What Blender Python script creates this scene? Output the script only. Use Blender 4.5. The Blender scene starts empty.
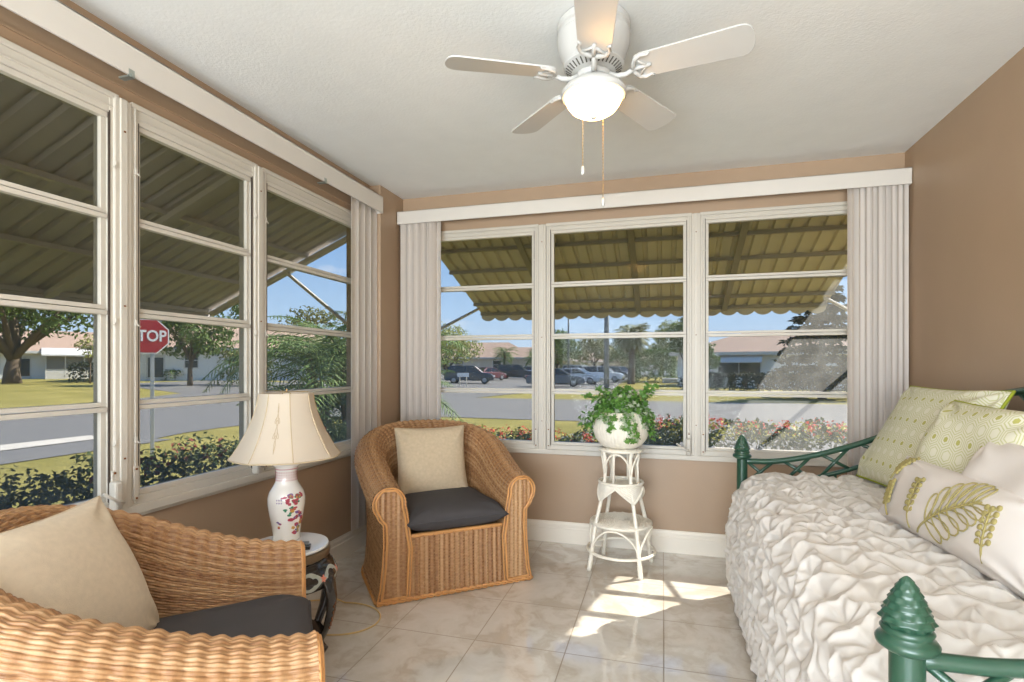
import bpy, bmesh, math, random
import numpy as np
from mathutils import Vector, Matrix, noise
sc = bpy.context.scene
PI = math.pi
rnd = random.Random(7)

# ------------------------------------------------------------------ camera
cam = bpy.data.cameras.new('camera')
cam.sensor_width = 36.0
cam.lens = 535.0 * 36.0 / 1024.0
cam.shift_y = 25.5 / 1024.0
cam.clip_end = 600
co = bpy.data.objects.new('camera', cam)
sc.collection.objects.link(co)
co.location = (0, 0, 1.198)
co.rotation_euler = (PI / 2, 0, 0.275)
sc.camera = co

# ------------------------------------------------------------------ sky
W = bpy.data.worlds.new('sky'); sc.world = W; W.use_nodes = True
wt = W.node_tree; wt.nodes.clear()
def wn(t, **k):
    n = wt.nodes.new(t)
    for a, b in k.items(): setattr(n, a, b)
    return n
tc = wn('ShaderNodeTexCoord'); sep = wn('ShaderNodeSeparateXYZ')
wt.links.new(tc.outputs['Generated'], sep.inputs[0])
ramp = wn('ShaderNodeValToRGB')
wt.links.new(sep.outputs['Z'], ramp.inputs[0])
e = ramp.color_ramp.elements
e[0].position = 0.0; e[0].color = (0.62, 0.76, 0.93, 1)
e[1].position = 1.0; e[1].color = (0.10, 0.25, 0.62, 1)
m_ = e.new(0.10); m_.color = (0.44, 0.64, 0.92, 1)
m_ = e.new(0.28); m_.color = (0.19, 0.41, 0.82, 1)
# clouds: soft white banks
mp = wn('ShaderNodeMapping'); mp.inputs['Scale'].default_value = (1.6, 1.6, 5.0)
mp.inputs['Location'].default_value = (0.35, 0.1, 0.0)
wt.links.new(tc.outputs['Generated'], mp.inputs[0])
nz = wn('ShaderNodeTexNoise'); nz.inputs['Scale'].default_value = 2.6
nz.inputs['Detail'].default_value = 7; nz.inputs['Roughness'].default_value = 0.55
wt.links.new(mp.outputs[0], nz.inputs[0])
cr = wn('ShaderNodeValToRGB'); cr.color_ramp.elements[0].position = 0.60; cr.color_ramp.elements[1].position = 0.80
wt.links.new(nz.outputs[0], cr.inputs[0])
mix = wn('ShaderNodeMix', data_type='RGBA')
wt.links.new(cr.outputs[0], mix.inputs['Factor'])
wt.links.new(ramp.outputs[0], mix.inputs['A'])
mix.inputs['B'].default_value = (0.95, 0.96, 1.0, 1)
bg = wn('ShaderNodeBackground'); bg.inputs['Strength'].default_value = 1.35
wt.links.new(mix.outputs['Result'], bg.inputs[0])
wo = wn('ShaderNodeOutputWorld'); wt.links.new(bg.outputs[0], wo.inputs[0])

# ------------------------------------------------------------------ sun
sl = bpy.data.lights.new('sun', 'SUN'); sl.energy = 13.0; sl.angle = 0.009; sl.color = (1.0, 0.95, 0.86)
so = bpy.data.objects.new('sun', sl); sc.collection.objects.link(so)
so.rotation_euler = Vector((0.82, 0.733, 1.0)).to_track_quat('Z', 'Y').to_euler()

# added fill light behind the camera, standing in for light from the house
al = bpy.data.lights.new('room_fill', 'AREA'); al.shape = 'RECTANGLE'; al.size = 3.0; al.size_y = 2.3; al.energy = 205.0; al.color = (0.88, 0.95, 1.0)
ao = bpy.data.objects.new('room_fill', al); sc.collection.objects.link(ao)
ao.location = (-0.3, -2.8, 1.2); ao.rotation_euler = (PI / 2 + math.radians(38), 0, math.radians(-24))

vs = sc.view_settings
sc.display_settings.display_device = 'sRGB'
vs.view_transform = 'Standard'; vs.look = 'None'; vs.exposure = 0.85; vs.gamma = 1.0
vs.use_curve_mapping = False
sc.cycles.max_bounces = 10; sc.cycles.diffuse_bounces = 5; sc.cycles.transparent_max_bounces = 24
sc.cycles.glossy_bounces = 4
sc.cycles.sample_clamp_indirect = 6.0
sc.cycles.caustics_reflective = False; sc.cycles.caustics_refractive = False
sc.cycles.use_denoising = True

# ------------------------------------------------------------------ materials
def lin(c):
    o = []
    for v in c:
        v /= 255.0
        o.append(v / 12.92 if v <= 0.04045 else ((v + 0.055) / 1.055) ** 2.4)
    return (o[0], o[1], o[2], 1.0)

class NT:
    """small helper around a material's node tree"""
    def __init__(s, name):
        s.m = bpy.data.materials.new(name); s.m.use_nodes = True
        s.t = s.m.node_tree; s.t.nodes.clear()
        s.out = s.t.nodes.new('ShaderNodeOutputMaterial')
    def n(s, t, **k):
        x = s.t.nodes.new(t)
        for a, b in k.items(): setattr(x, a, b)
        return x
    def l(s, a, b): s.t.links.new(a, b)
    def math(s, op, a, b=None, c=None):
        x = s.n('ShaderNodeMath', operation=op)
        for i, v in enumerate((a, b, c)):
            if v is None: continue
            if isinstance(v, (int, float)): x.inputs[i].default_value = v
            else: s.l(v, x.inputs[i])
        return x.outputs[0]
    def mixc(s, f, a, b, blend='MIX'):
        x = s.n('ShaderNodeMix', data_type='RGBA', blend_type=blend)
        for k, v in (('Factor', f), ('A', a), ('B', b)):
            if isinstance(v, (int, float, tuple)): x.inputs[k].default_value = v
            else: s.l(v, x.inputs[k])
        return x.outputs['Result']
    def noise(s, vec, scale, detail=3, rough=0.5):
        x = s.n('ShaderNodeTexNoise'); x.inputs['Scale'].default_value = scale
        x.inputs['Detail'].default_value = detail; x.inputs['Roughness'].default_value = rough
        if vec is not None: s.l(vec, x.inputs['Vector'])
        return x.outputs[0]
    def bump(s, h, strength, dist=0.01):
        x = s.n('ShaderNodeBump'); x.inputs['Strength'].default_value = strength
        x.inputs['Distance'].default_value = dist
        s.l(h, x.inputs['Height']); return x.outputs[0]
    def bsdf(s, **k):
        b = s.n('ShaderNodeBsdfPrincipled')
        for a, v in k.items():
            a = a.replace('_', ' ')
            if isinstance(v, (int, float, tuple)): b.inputs[a].default_value = v
            else: s.l(v, b.inputs[a])
        s.l(b.outputs[0], s.out.inputs[0]); return b

def M(name, rgb, rough=0.5, metal=0.0, var=0.08, scale=8.0, bump=0.0, bscale=150.0, coat=0.0, spec=0.5, transl=0.0):
    k = NT(name); tcn = k.n('ShaderNodeTexCoord').outputs['Object']
    c = lin(rgb)
    if var > 0:
        f = k.noise(tcn, scale, 4)
        d = tuple(max(0, v * (1 - var * 2)) for v in c[:3]) + (1,)
        u = tuple(min(1, v * (1 + var * 2)) for v in c[:3]) + (1,)
        col = k.mixc(f, d, u)
    else: col = c
    b = k.bsdf(Base_Color=col, Roughness=rough, Metallic=metal)
    b.inputs['Coat Weight'].default_value = coat
    b.inputs['Specular IOR Level'].default_value = spec
    if bump > 0: k.l(k.bump(k.noise(tcn, bscale, 3), bump), b.inputs['Normal'])
    if transl > 0:
        t = k.n('ShaderNodeBsdfTranslucent')
        if var > 0: k.l(col, t.inputs[0])
        else: t.inputs[0].default_value = c
        ms = k.n('ShaderNodeMixShader'); ms.inputs[0].default_value = transl
        k.l(b.outputs[0], ms.inputs[1]); k.l(t.outputs[0], ms.inputs[2]); k.l(ms.outputs[0], k.out.inputs[0])
    return k.m

def mat_floor():
    k = NT('polished marble tile'); v = k.n('ShaderNodeTexCoord').outputs['Object']
    mp = k.n('ShaderNodeMapping'); mp.inputs['Location'].default_value = (-0.003, -0.142, 0)
    k.l(v, mp.inputs[0])
    b = k.n('ShaderNodeTexBrick', offset=0.0, squash=1.0)
    b.inputs['Scale'].default_value = 1.0; b.inputs['Brick Width'].default_value = 0.398
    b.inputs['Row Height'].default_value = 0.414; b.inputs['Mortar Size'].default_value = 0.0028
    b.inputs['Mortar Smooth'].default_value = 0.3; b.inputs['Bias'].default_value = 0.0
    b.inputs['Color1'].default_value = (0.45, 0.45, 0.45, 1); b.inputs['Color2'].default_value = (0.55, 0.55, 0.55, 1)
    k.l(mp.outputs[0], b.inputs['Vector'])
    w = k.n('ShaderNodeVectorMath', operation='MULTIPLY_ADD')
    nzv = k.n('ShaderNodeTexNoise'); nzv.inputs['Scale'].default_value = 2.2; nzv.inputs['Detail'].default_value = 4
    k.l(v, nzv.inputs['Vector']); k.l(nzv.outputs['Color'], w.inputs[0]); w.inputs[1].default_value = (0.8, 0.8, 0.8); k.l(v, w.inputs[2])
    vein = k.noise(w.outputs[0], 5.0, 6, 0.6)
    vr = k.n('ShaderNodeValToRGB'); k.l(vein, vr.inputs[0])
    vr.color_ramp.elements[0].position = 0.40; vr.color_ramp.elements[0].color = lin((196, 187, 174))
    vr.color_ramp.elements[1].position = 0.52; vr.color_ramp.elements[1].color = lin((211, 206, 197))
    x = vr.color_ramp.elements.new(0.66); x.color = lin((218, 214, 207))
    tint = k.mixc(0.25, vr.outputs[0], b.outputs['Color'], 'OVERLAY')
    col = k.mixc(b.outputs['Fac'], tint, lin((150, 138, 122)))
    rough = k.math('ADD', k.math('MULTIPLY', b.outputs['Fac'], 0.5), 0.06)
    p = k.bsdf(Base_Color=col, Roughness=rough)
    p.inputs['IOR'].default_value = 1.75; p.inputs['Coat Weight'].default_value = 0.4; p.inputs['Coat Roughness'].default_value = 0.03
    inv = k.math('SUBTRACT', 1.0, b.outputs['Fac'])
    k.l(k.bump(inv, 0.25, 0.002), p.inputs['Normal'])
    return k.m

def mat_glass(name, tint, dust):
    k = NT(name)
    tr = k.n('ShaderNodeBsdfTransparent'); tr.inputs[0].default_value = (tint, tint, tint * 0.985, 1)
    gl = k.n('ShaderNodeBsdfGlossy'); gl.inputs['Roughness'].default_value = 0.01; gl.inputs[0].default_value = (0.8, 0.82, 0.8, 1)
    fr = k.n('ShaderNodeLayerWeight'); fr.inputs[0].default_value = 0.5
    sch = k.math('ADD', 0.003, k.math('MULTIPLY', k.math('POWER', fr.outputs['Facing'], 5.0), 0.5))
    m1 = k.n('ShaderNodeMixShader'); k.l(sch, m1.inputs[0]); k.l(tr.outputs[0], m1.inputs[1]); k.l(gl.outputs[0], m1.inputs[2])
    df = k.n('ShaderNodeBsdfTranslucent'); df.inputs[0].default_value = (0.8, 0.8, 0.78, 1)
    v = k.n('ShaderNodeTexCoord').outputs['Object']
    f = k.math('MULTIPLY', k.noise(v, 9.0, 6, 0.7), dust * 2)
    m2 = k.n('ShaderNodeMixShader'); k.l(f, m2.inputs[0]); k.l(m1.outputs[0], m2.inputs[1]); k.l(df.outputs[0], m2.inputs[2])
    k.l(m2.outputs[0], k.out.inputs[0])
    return k.m

def mat_wicker(name, c1, c2, c3):
    k = NT(name); uv = k.n('ShaderNodeUVMap').outputs[0]
    s = k.n('ShaderNodeSeparateXYZ'); k.l(uv, s.inputs[0])
    row = k.math('FLOOR', s.outputs[1])
    wn_ = k.n('ShaderNodeTexWhiteNoise', noise_dimensions='1D'); k.l(row, wn_.inputs['W'])
    cb = k.n('ShaderNodeCombineXYZ'); k.l(k.math('MULTIPLY', s.outputs[0], 0.45), cb.inputs[0]); k.l(row, cb.inputs[1])
    nn = k.noise(cb.outputs[0], 3.0, 4, 0.65)
    f = k.math('ADD', k.math('MULTIPLY', wn_.outputs[0], 0.3), k.math('MULTIPLY', nn, 0.7))
    r = k.n('ShaderNodeValToRGB'); k.l(f, r.inputs[0])
    r.color_ramp.elements[0].position = 0.28; r.color_ramp.elements[0].color = lin(c1)
    r.color_ramp.elements[1].position = 0.72; r.color_ramp.elements[1].color = lin(c3)
    x = r.color_ramp.elements.new(0.5); x.color = lin(c2)
    k.bsdf(Base_Color=r.outputs[0], Roughness=0.42)
    return k.m

def mat_hex(name, base, line, dot):
    """honeycomb rings and dots, pattern in the cover's own UV"""
    k = NT(name); uv = k.n('ShaderNodeUVMap').outputs[0]
    s = k.n('ShaderNodeSeparateXYZ'); k.l(uv, s.inputs[0])
    sx = k.math('DIVIDE', s.outputs[0], 0.062); sy = k.math('DIVIDE', s.outputs[1], 0.062)
    def cell(ox, oy):
        gx = k.math('SUBTRACT', k.math('FLOORED_MODULO', k.math('ADD', sx, ox), 1.0), 0.5)
        gy = k.math('SUBTRACT', k.math('FLOORED_MODULO', k.math('ADD', sy, oy), 1.732), 0.866)
        return gx, gy, k.math('ADD', k.math('MULTIPLY', gx, gx), k.math('MULTIPLY', gy, gy))
    def hd(gx, gy):
        ax = k.math('ABSOLUTE', gx); ay = k.math('ABSOLUTE', gy)
        return k.math('MAXIMUM', ax, k.math('ADD', k.math('MULTIPLY', ax, 0.5), k.math('MULTIPLY', ay, 0.866)))
    ax, ay, la = cell(100, 173.2); bx, by, lb = cell(100.5, 174.066)
    pick = k.math('LESS_THAN', la, lb)
    d = k.math('ADD', k.math('MULTIPLY', pick, hd(ax, ay)), k.math('MULTIPLY', k.math('SUBTRACT', 1.0, pick), hd(bx, by)))
    def band(a, b): return k.math('MULTIPLY', k.math('GREATER_THAN', d, a), k.math('LESS_THAN', d, b))
    rings = k.math('MAXIMUM', band(0.25, 0.31), band(0.40, 0.46))
    core = k.math('LESS_THAN', d, 0.15)
    c = k.mixc(rings, lin(base), lin(line)); c = k.mixc(k.math('MULTIPLY', core, pick), c, lin(dot))
    k.bsdf(Base_Color=c, Roughness=0.85)
    return k.m

def mat_grass(name, a, b):
    k = NT(name); v = k.n('ShaderNodeTexCoord').outputs['Object']
    f1 = k.noise(v, 0.5, 5, 0.6); f2 = k.noise(v, 14.0, 4, 0.7)
    f = k.math('ADD', k.math('MULTIPLY', f1, 0.6), k.math('MULTIPLY', f2, 0.4))
    r = k.n('ShaderNodeValToRGB'); k.l(f, r.inputs[0])
    r.color_ramp.elements[0].position = 0.35; r.color_ramp.elements[0].color = lin(a)
    r.color_ramp.elements[1].position = 0.65; r.color_ramp.elements[1].color = lin(b)
    p = k.bsdf(Base_Color=r.outputs[0], Roughness=0.95); p.inputs['Specular IOR Level'].default_value = 0.1
    k.l(k.bump(f2, 0.8, 0.05), p.inputs['Normal'])
    return k.m

def mat_emit(name, rgb, strength):
    k = NT(name); em = k.n('ShaderNodeEmission'); em.inputs[0].default_value = lin(rgb); em.inputs[1].default_value = strength
    k.l(em.outputs[0], k.out.inputs[0]); return k.m

WALL = M('tan wall paint', (170, 145, 120), 0.45, var=0.03, scale=3, bump=0.06, bscale=120)
CEIL = M('white textured ceiling', (236, 238, 238), 0.9, var=0.02, bump=0.14, bscale=90)
TRIM = M('cream trim paint', (232, 224, 210), 0.4, var=0.02)
ALU = M('off white painted aluminium', (198, 192, 181), 0.38, var=0.04, scale=5)
GAP = M('dark gap', (60, 50, 42), 0.8)
BRONZE = M('rusty screw', (120, 72, 30), 0.6, metal=0.3)
FLOOR = mat_floor()
GLASS = mat_glass('screened window glass', 0.66, 0.055)
VANE = M('white vinyl vane', (244, 239, 234), 0.45, var=0.01, transl=0.45)
VALANCE = M('white vinyl valance', (214, 209, 202), 0.4, var=0.01)
FAN = M('white fan enamel', (198, 198, 196), 0.35, var=0.01)
FANDARK = M('fan vent shadow gap', (90, 88, 82), 0.7)
BOWL = mat_emit('lit frosted glass', (255, 194, 122), 18.0)
CHAIN = M('brass bead chain', (190, 165, 120), 0.35, metal=0.8)
WICK = mat_wicker('honey wicker', (128, 86, 52), (170, 129, 88), (192, 156, 116))
CANE = M('honey cane', (205, 150, 92), 0.4, var=0.12, scale=20)
DARK = M('charcoal cushion cloth', (66, 64, 66), 0.75, var=0.06, scale=20, bump=0.12, bscale=600)
LINEN = M('beige linen', (196, 178, 150), 0.9, var=0.09, scale=60, bump=0.25, bscale=500)
LINEN2 = M('cream linen', (212, 196, 172), 0.9, var=0.06, scale=60, bump=0.25, bscale=500)
SHADE = M('cream shade fabric', (226, 214, 196), 0.85, var=0.03, transl=0.35)
SEAM = M('shade piping', (198, 178, 146), 0.8)
PORC = M('white porcelain', (238, 234, 226), 0.12, var=0.01, coat=0.6)
RED = M('porcelain rose red', (176, 66, 84), 0.3); GREEN = M('porcelain green', (60, 128, 96), 0.3)
PURP = M('porcelain violet', (120, 92, 150), 0.3); OCHRE = M('porcelain ochre', (200, 150, 70), 0.3)
LACQ = M('black lacquer', (38, 34, 32), 0.22, var=0.15, coat=0.5)
SHELL = M('shell inlay', (172, 178, 172), 0.3, var=0.12, scale=40)
CORAL = M('coral inlay', (214, 132, 110), 0.35); STEEL = M('dull bronze band', (120, 100, 78), 0.35, metal=0.6)
GLASSTOP = M('white glass top', (226, 230, 236), 0.08, var=0.0, coat=0.5)
RATTAN = M('white painted rattan', (236, 230, 216), 0.5, var=0.05, scale=40)
LEAF = M('ivy leaf', (104, 150, 70), 0.45, var=0.4, scale=60, transl=0.35)
LEAF2 = M('variegated ivy leaf', (186, 200, 172), 0.5, var=0.2, scale=60, transl=0.3)
SOIL = M('dark soil', (54, 42, 34), 0.9)
GREENMET = M('green enamel', (38, 74, 57), 0.3, var=0.08, coat=0.3)
BEDCLOTH = M('ivory ruched cotton', (207, 203, 197), 0.85, var=0.02)
MATT = M('white mattress ticking', (226, 222, 214), 0.9)
HEX1 = mat_hex('green honeycomb cotton', (216, 214, 194), (192, 192, 146), (176, 174, 96))
WHITEC = M('white cotton', (212, 206, 200), 0.9, var=0.02)
PIPE = M('olive piping', (150, 160, 40), 0.8)
EMBR = M('olive embroidery thread', (160, 148, 92), 0.7, bump=0.3, bscale=800)
AWN = M('khaki awning enamel', (205, 194, 160), 0.5, var=0.05, scale=3)
AWNBAR = M('khaki awning bar', (138, 128, 104), 0.5)
AWN2 = M('grey green awning enamel', (218, 211, 206), 0.55, var=0.04, scale=3)
GRASS = mat_grass('lawn grass', (110, 105, 52), (148, 137, 80))
ASPH = M('weathered asphalt', (98, 96, 94), 0.9, var=0.08, scale=3, bump=0.3, bscale=60)
CONC = M('pale concrete', (176, 170, 160), 0.85, var=0.05)
BARK = M('grey brown bark', (96, 82, 68), 0.9, var=0.2, bump=0.6, bscale=20)
CORD = M('beige cord', (205, 180, 128), 0.5)

# ------------------------------------------------------------------ mesh helpers
COL = sc.collection
def link(o, parent=None):
    COL.objects.link(o)
    if parent is not None: o.parent = parent
    return o
def tag(o, label=None, cat=None, group=None, kind=None):
    if label: o['label'] = label
    if cat: o['category'] = cat
    if group: o['group'] = group
    if kind: o['kind'] = kind
    return o
def thing(name, label, cat, loc=(0, 0, 0), rz=0.0, group=None):
    o = bpy.data.objects.new(name, None); o.empty_display_size = 0.1
    link(o); o.location = loc; o.rotation_euler = (0, 0, rz)
    return tag(o, label, cat, group)
def dup(o, parent=None):
    c = o.copy(); COL.objects.link(c); c.parent = parent
    for ch in list(o.children): dup(ch, c)
    return c

class MB:
    def __init__(s): s.v = []; s.f = []; s.mi = []; s.cur = 0; s.uv = None
    def add(s, vs, fs):
        b = len(s.v); s.v += [tuple(p) for p in vs]
        for f in fs: s.f.append(tuple(i + b for i in f)); s.mi.append(s.cur)
        return s
    def box(s, c, d, rot=None):
        x, y, z = d[0] / 2, d[1] / 2, d[2] / 2
        P = [Vector((a * x, b * y, e * z)) for a in (-1, 1) for b in (-1, 1) for e in (-1, 1)]
        if rot is not None: P = [rot @ p for p in P]
        c = Vector(c)
        return s.add([p + c for p in P], [(0, 1, 3, 2), (4, 6, 7, 5), (0, 4, 5, 1), (2, 3, 7, 6), (0, 2, 6, 4), (1, 5, 7, 3)])
    def bx(s, x0, x1, y0, y1, z0, z1):
        return s.box(((x0 + x1) / 2, (y0 + y1) / 2, (z0 + z1) / 2), (abs(x1 - x0), abs(y1 - y0), abs(z1 - z0)))
    def tube(s, pts, r, seg=8, closed=False):
        pts = [Vector(p) for p in pts]; n = len(pts)
        rs = r if isinstance(r, (list, tuple)) else [r] * n
        up = None; vs = []
        for i in range(n):
            if closed: t = pts[(i + 1) % n] - pts[i - 1]
            else: t = pts[min(i + 1, n - 1)] - pts[max(i - 1, 0)]
            if t.length < 1e-9: t = Vector((0, 0, 1))
            t.normalize()
            if up is None:
                a = Vector((0, 0, 1)) if abs(t.z) < 0.9 else Vector((1, 0, 0))
                up = t.cross(a).normalized()
            up = (up - t * up.dot(t))
            up = up.normalized() if up.length > 1e-6 else t.orthogonal().normalized()
            w = t.cross(up)
            for k in range(seg):
                a = 2 * PI * k / seg
                vs.append(pts[i] + (up * math.cos(a) + w * math.sin(a)) * rs[i])
        fs = []
        for i in range(n if closed else n - 1):
            for k in range(seg):
                a = i * seg + k; b = i * seg + (k + 1) % seg; j = (i + 1) % n
                fs.append((a, b, j * seg + (k + 1) % seg, j * seg + k))
        if not closed:
            fs.append(tuple(range(seg))[::-1]); fs.append(tuple((n - 1) * seg + k for k in range(seg)))
        return s.add(vs, fs)
    def lathe(s, prof, seg=32, c=(0, 0, 0), a0=0.0, a1=2 * PI, mod=None):
        full = abs(a1 - a0 - 2 * PI) < 1e-6
        n = seg if full else seg + 1; vs = []
        for r, z in prof:
            for k in range(n):
                a = a0 + (a1 - a0) * k / seg
                rr = r * (mod(a, z) if mod else 1.0)
                vs.append((c[0] + rr * math.cos(a), c[1] + rr * math.sin(a), c[2] + z))
        fs = []
        for i in range(len(prof) - 1):
            for k in range(seg):
                k2 = (k + 1) % n
                fs.append((i * n + k, i * n + k2, (i + 1) * n + k2, (i + 1) * n + k))
        return s.add(vs, fs)
    def prism(s, poly, z0, z1, xf=None):
        n = len(poly)
        vs = [Vector((p[0], p[1], z0)) for p in poly] + [Vector((p[0], p[1], z1)) for p in poly]
        if xf is not None: vs = [xf @ v for v in vs]
        return s.add(vs, [tuple(range(n))[::-1], tuple(range(n, 2 * n))] + [(i, (i + 1) % n, n + (i + 1) % n, n + i) for i in range(n)])
    def build(s, name, mats, parent=None, smooth=False, bevel=0.0, sub=0, auto=None):
        me = bpy.data.meshes.new(name); me.from_pydata(s.v, [], s.f); me.update()
        if not isinstance(mats, (list, tuple)): mats = [mats]
        for m in mats: me.materials.append(m)
        if len(mats) > 1: me.polygons.foreach_set('material_index', s.mi)
        bm = bmesh.new(); bm.from_mesh(me); bmesh.ops.recalc_face_normals(bm, faces=bm.faces); bm.to_mesh(me); bm.free()
        if smooth: me.polygons.foreach_set('use_smooth', [True] * len(me.polygons))
        o = bpy.data.objects.new(name, me); link(o, parent)
        if smooth and auto: me.set_sharp_from_angle(angle=auto)
        if bevel > 0:
            b = o.modifiers.new('bevel', 'BEVEL'); b.width = bevel; b.segments = 2; b.limit_method = 'ANGLE'
        if sub:
            b = o.modifiers.new('sub', 'SUBSURF'); b.levels = sub; b.render_levels = sub
        return o

def grid_obj(name, P, mat, parent=None, UV=None, merge=False, smooth=True):
    nu, nv = P.shape[:2]
    me = bpy.data.meshes.new(name)
    idx = np.arange(nu * nv).reshape(nu, nv)
    q = np.stack([idx[:-1, :-1], idx[1:, :-1], idx[1:, 1:], idx[:-1, 1:]], -1).reshape(-1, 4)
    me.vertices.add(nu * nv); me.vertices.foreach_set('co', P.reshape(-1).astype(np.float32))
    me.loops.add(q.size); me.loops.foreach_set('vertex_index', q.reshape(-1).astype(np.int32))
    me.polygons.add(len(q)); me.polygons.foreach_set('loop_start', (np.arange(len(q)) * 4).astype(np.int32))
    me.update(calc_edges=True)
    if UV is not None:
        l = me.uv_layers.new(name='UVMap')
        l.data.foreach_set('uv', UV.reshape(-1, 2)[q.reshape(-1)].reshape(-1).astype(np.float32))
    me.materials.append(mat)
    if merge:
        bm = bmesh.new(); bm.from_mesh(me); bmesh.ops.remove_doubles(bm, verts=bm.verts, dist=1e-5)
        bmesh.ops.recalc_face_normals(bm, faces=bm.faces); bm.to_mesh(me); bm.free()
    if smooth: me.polygons.foreach_set('use_smooth', [True] * len(me.polygons))
    me.validate()
    o = bpy.data.objects.new(name, me); return link(o, parent)

def normals(P):
    du = np.gradient(P, axis=0); dv = np.gradient(P, axis=1)
    n = np.cross(du, dv); return n / np.maximum(np.linalg.norm(n, axis=2, keepdims=True), 1e-9)

def wave2(x, y, seed, n=7, f=1.0):
    r = np.random.RandomState(seed); o = 0
    for i in range(n):
        a = r.uniform(0, 2 * PI); k = f * r.uniform(0.6, 1.8); ph = r.uniform(0, 2 * PI)
        o = o + np.sin((np.cos(a) * x + np.sin(a) * y) * k + ph)
    return o / math.sqrt(n)

def struct(o): o['kind'] = 'structure'; return o

# ================================================================== ROOM SHELL
LX, RX, FY, H = -1.935, 1.350, 3.605, 2.44
BACK = -2.9
struct(MB().bx(LX - 0.12, RX + 0.12, BACK, FY + 0.12, -0.12, 0).build('floor', FLOOR))
struct(MB().bx(LX - 0.12, RX + 0.12, BACK, FY + 0.12, H, H + 0.1).build('ceiling', CEIL))
struct(MB().bx(RX, RX + 0.12, BACK, FY + 0.12, 0, H).build('wall_right', WALL))
lw = MB()
lw.bx(LX - 0.12, LX, BACK, FY + 0.12, 0, 0.655); lw.bx(LX - 0.12, LX, BACK, FY + 0.12, 2.185, H)
lw.bx(LX - 0.12, LX, BACK, 0.53, 0.655, 2.185); lw.bx(LX - 0.12, LX, 3.17, FY + 0.12, 0.655, 2.185)
struct(lw.build('wall_left', WALL))
fw = MB()
fw.bx(LX, RX, FY, FY + 0.12, 0, 0.62); fw.bx(LX, RX, FY, FY + 0.12, 2.175, H)
fw.bx(LX, -1.77, FY, FY + 0.12, 0.62, 2.175); fw.bx(1.175, RX, FY, FY + 0.12, 0.62, 2.175)
struct(fw.build('wall_front', WALL))
struct(MB().bx(LX - 0.01, -1.857, 3.272, FY + 0.01, 0, H).build('wall_corner_pier', WALL, bevel=0.006))

def baseboard(name, p0, p1, nrm):
    p0, p1, nrm = Vector(p0), Vector(p1), Vector(nrm)
    prof = [(0, 0), (0.016, 0), (0.016, 0.098), (0.011, 0.104), (0.011, 0.122), (0.006, 0.134), (0.006, 0.141), (0, 0.141)]
    vs = [p + nrm * a + Vector((0, 0, b)) for p in (p0, p1) for a, b in prof]; n = len(prof)
    fs = [(i, (i + 1) % n, n + (i + 1) % n, n + i) for i in range(n)] + [tuple(range(n)), tuple(range(n, 2 * n))]
    return struct(MB().add(vs, fs).build(name, TRIM))
baseboard('baseboard_left', (LX, BACK, 0), (LX, 3.272, 0), (1, 0, 0))
baseboard('baseboard_front', (-1.857, FY, 0), (RX, FY, 0), (0, -1, 0))
baseboard('baseboard_right', (RX, BACK, 0), (RX, FY - 0.016, 0), (-1, 0, 0))
baseboard('baseboard_pier', (-1.857, 3.272, 0), (-1.857, FY - 0.016, 0), (1, 0, 0))

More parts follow.
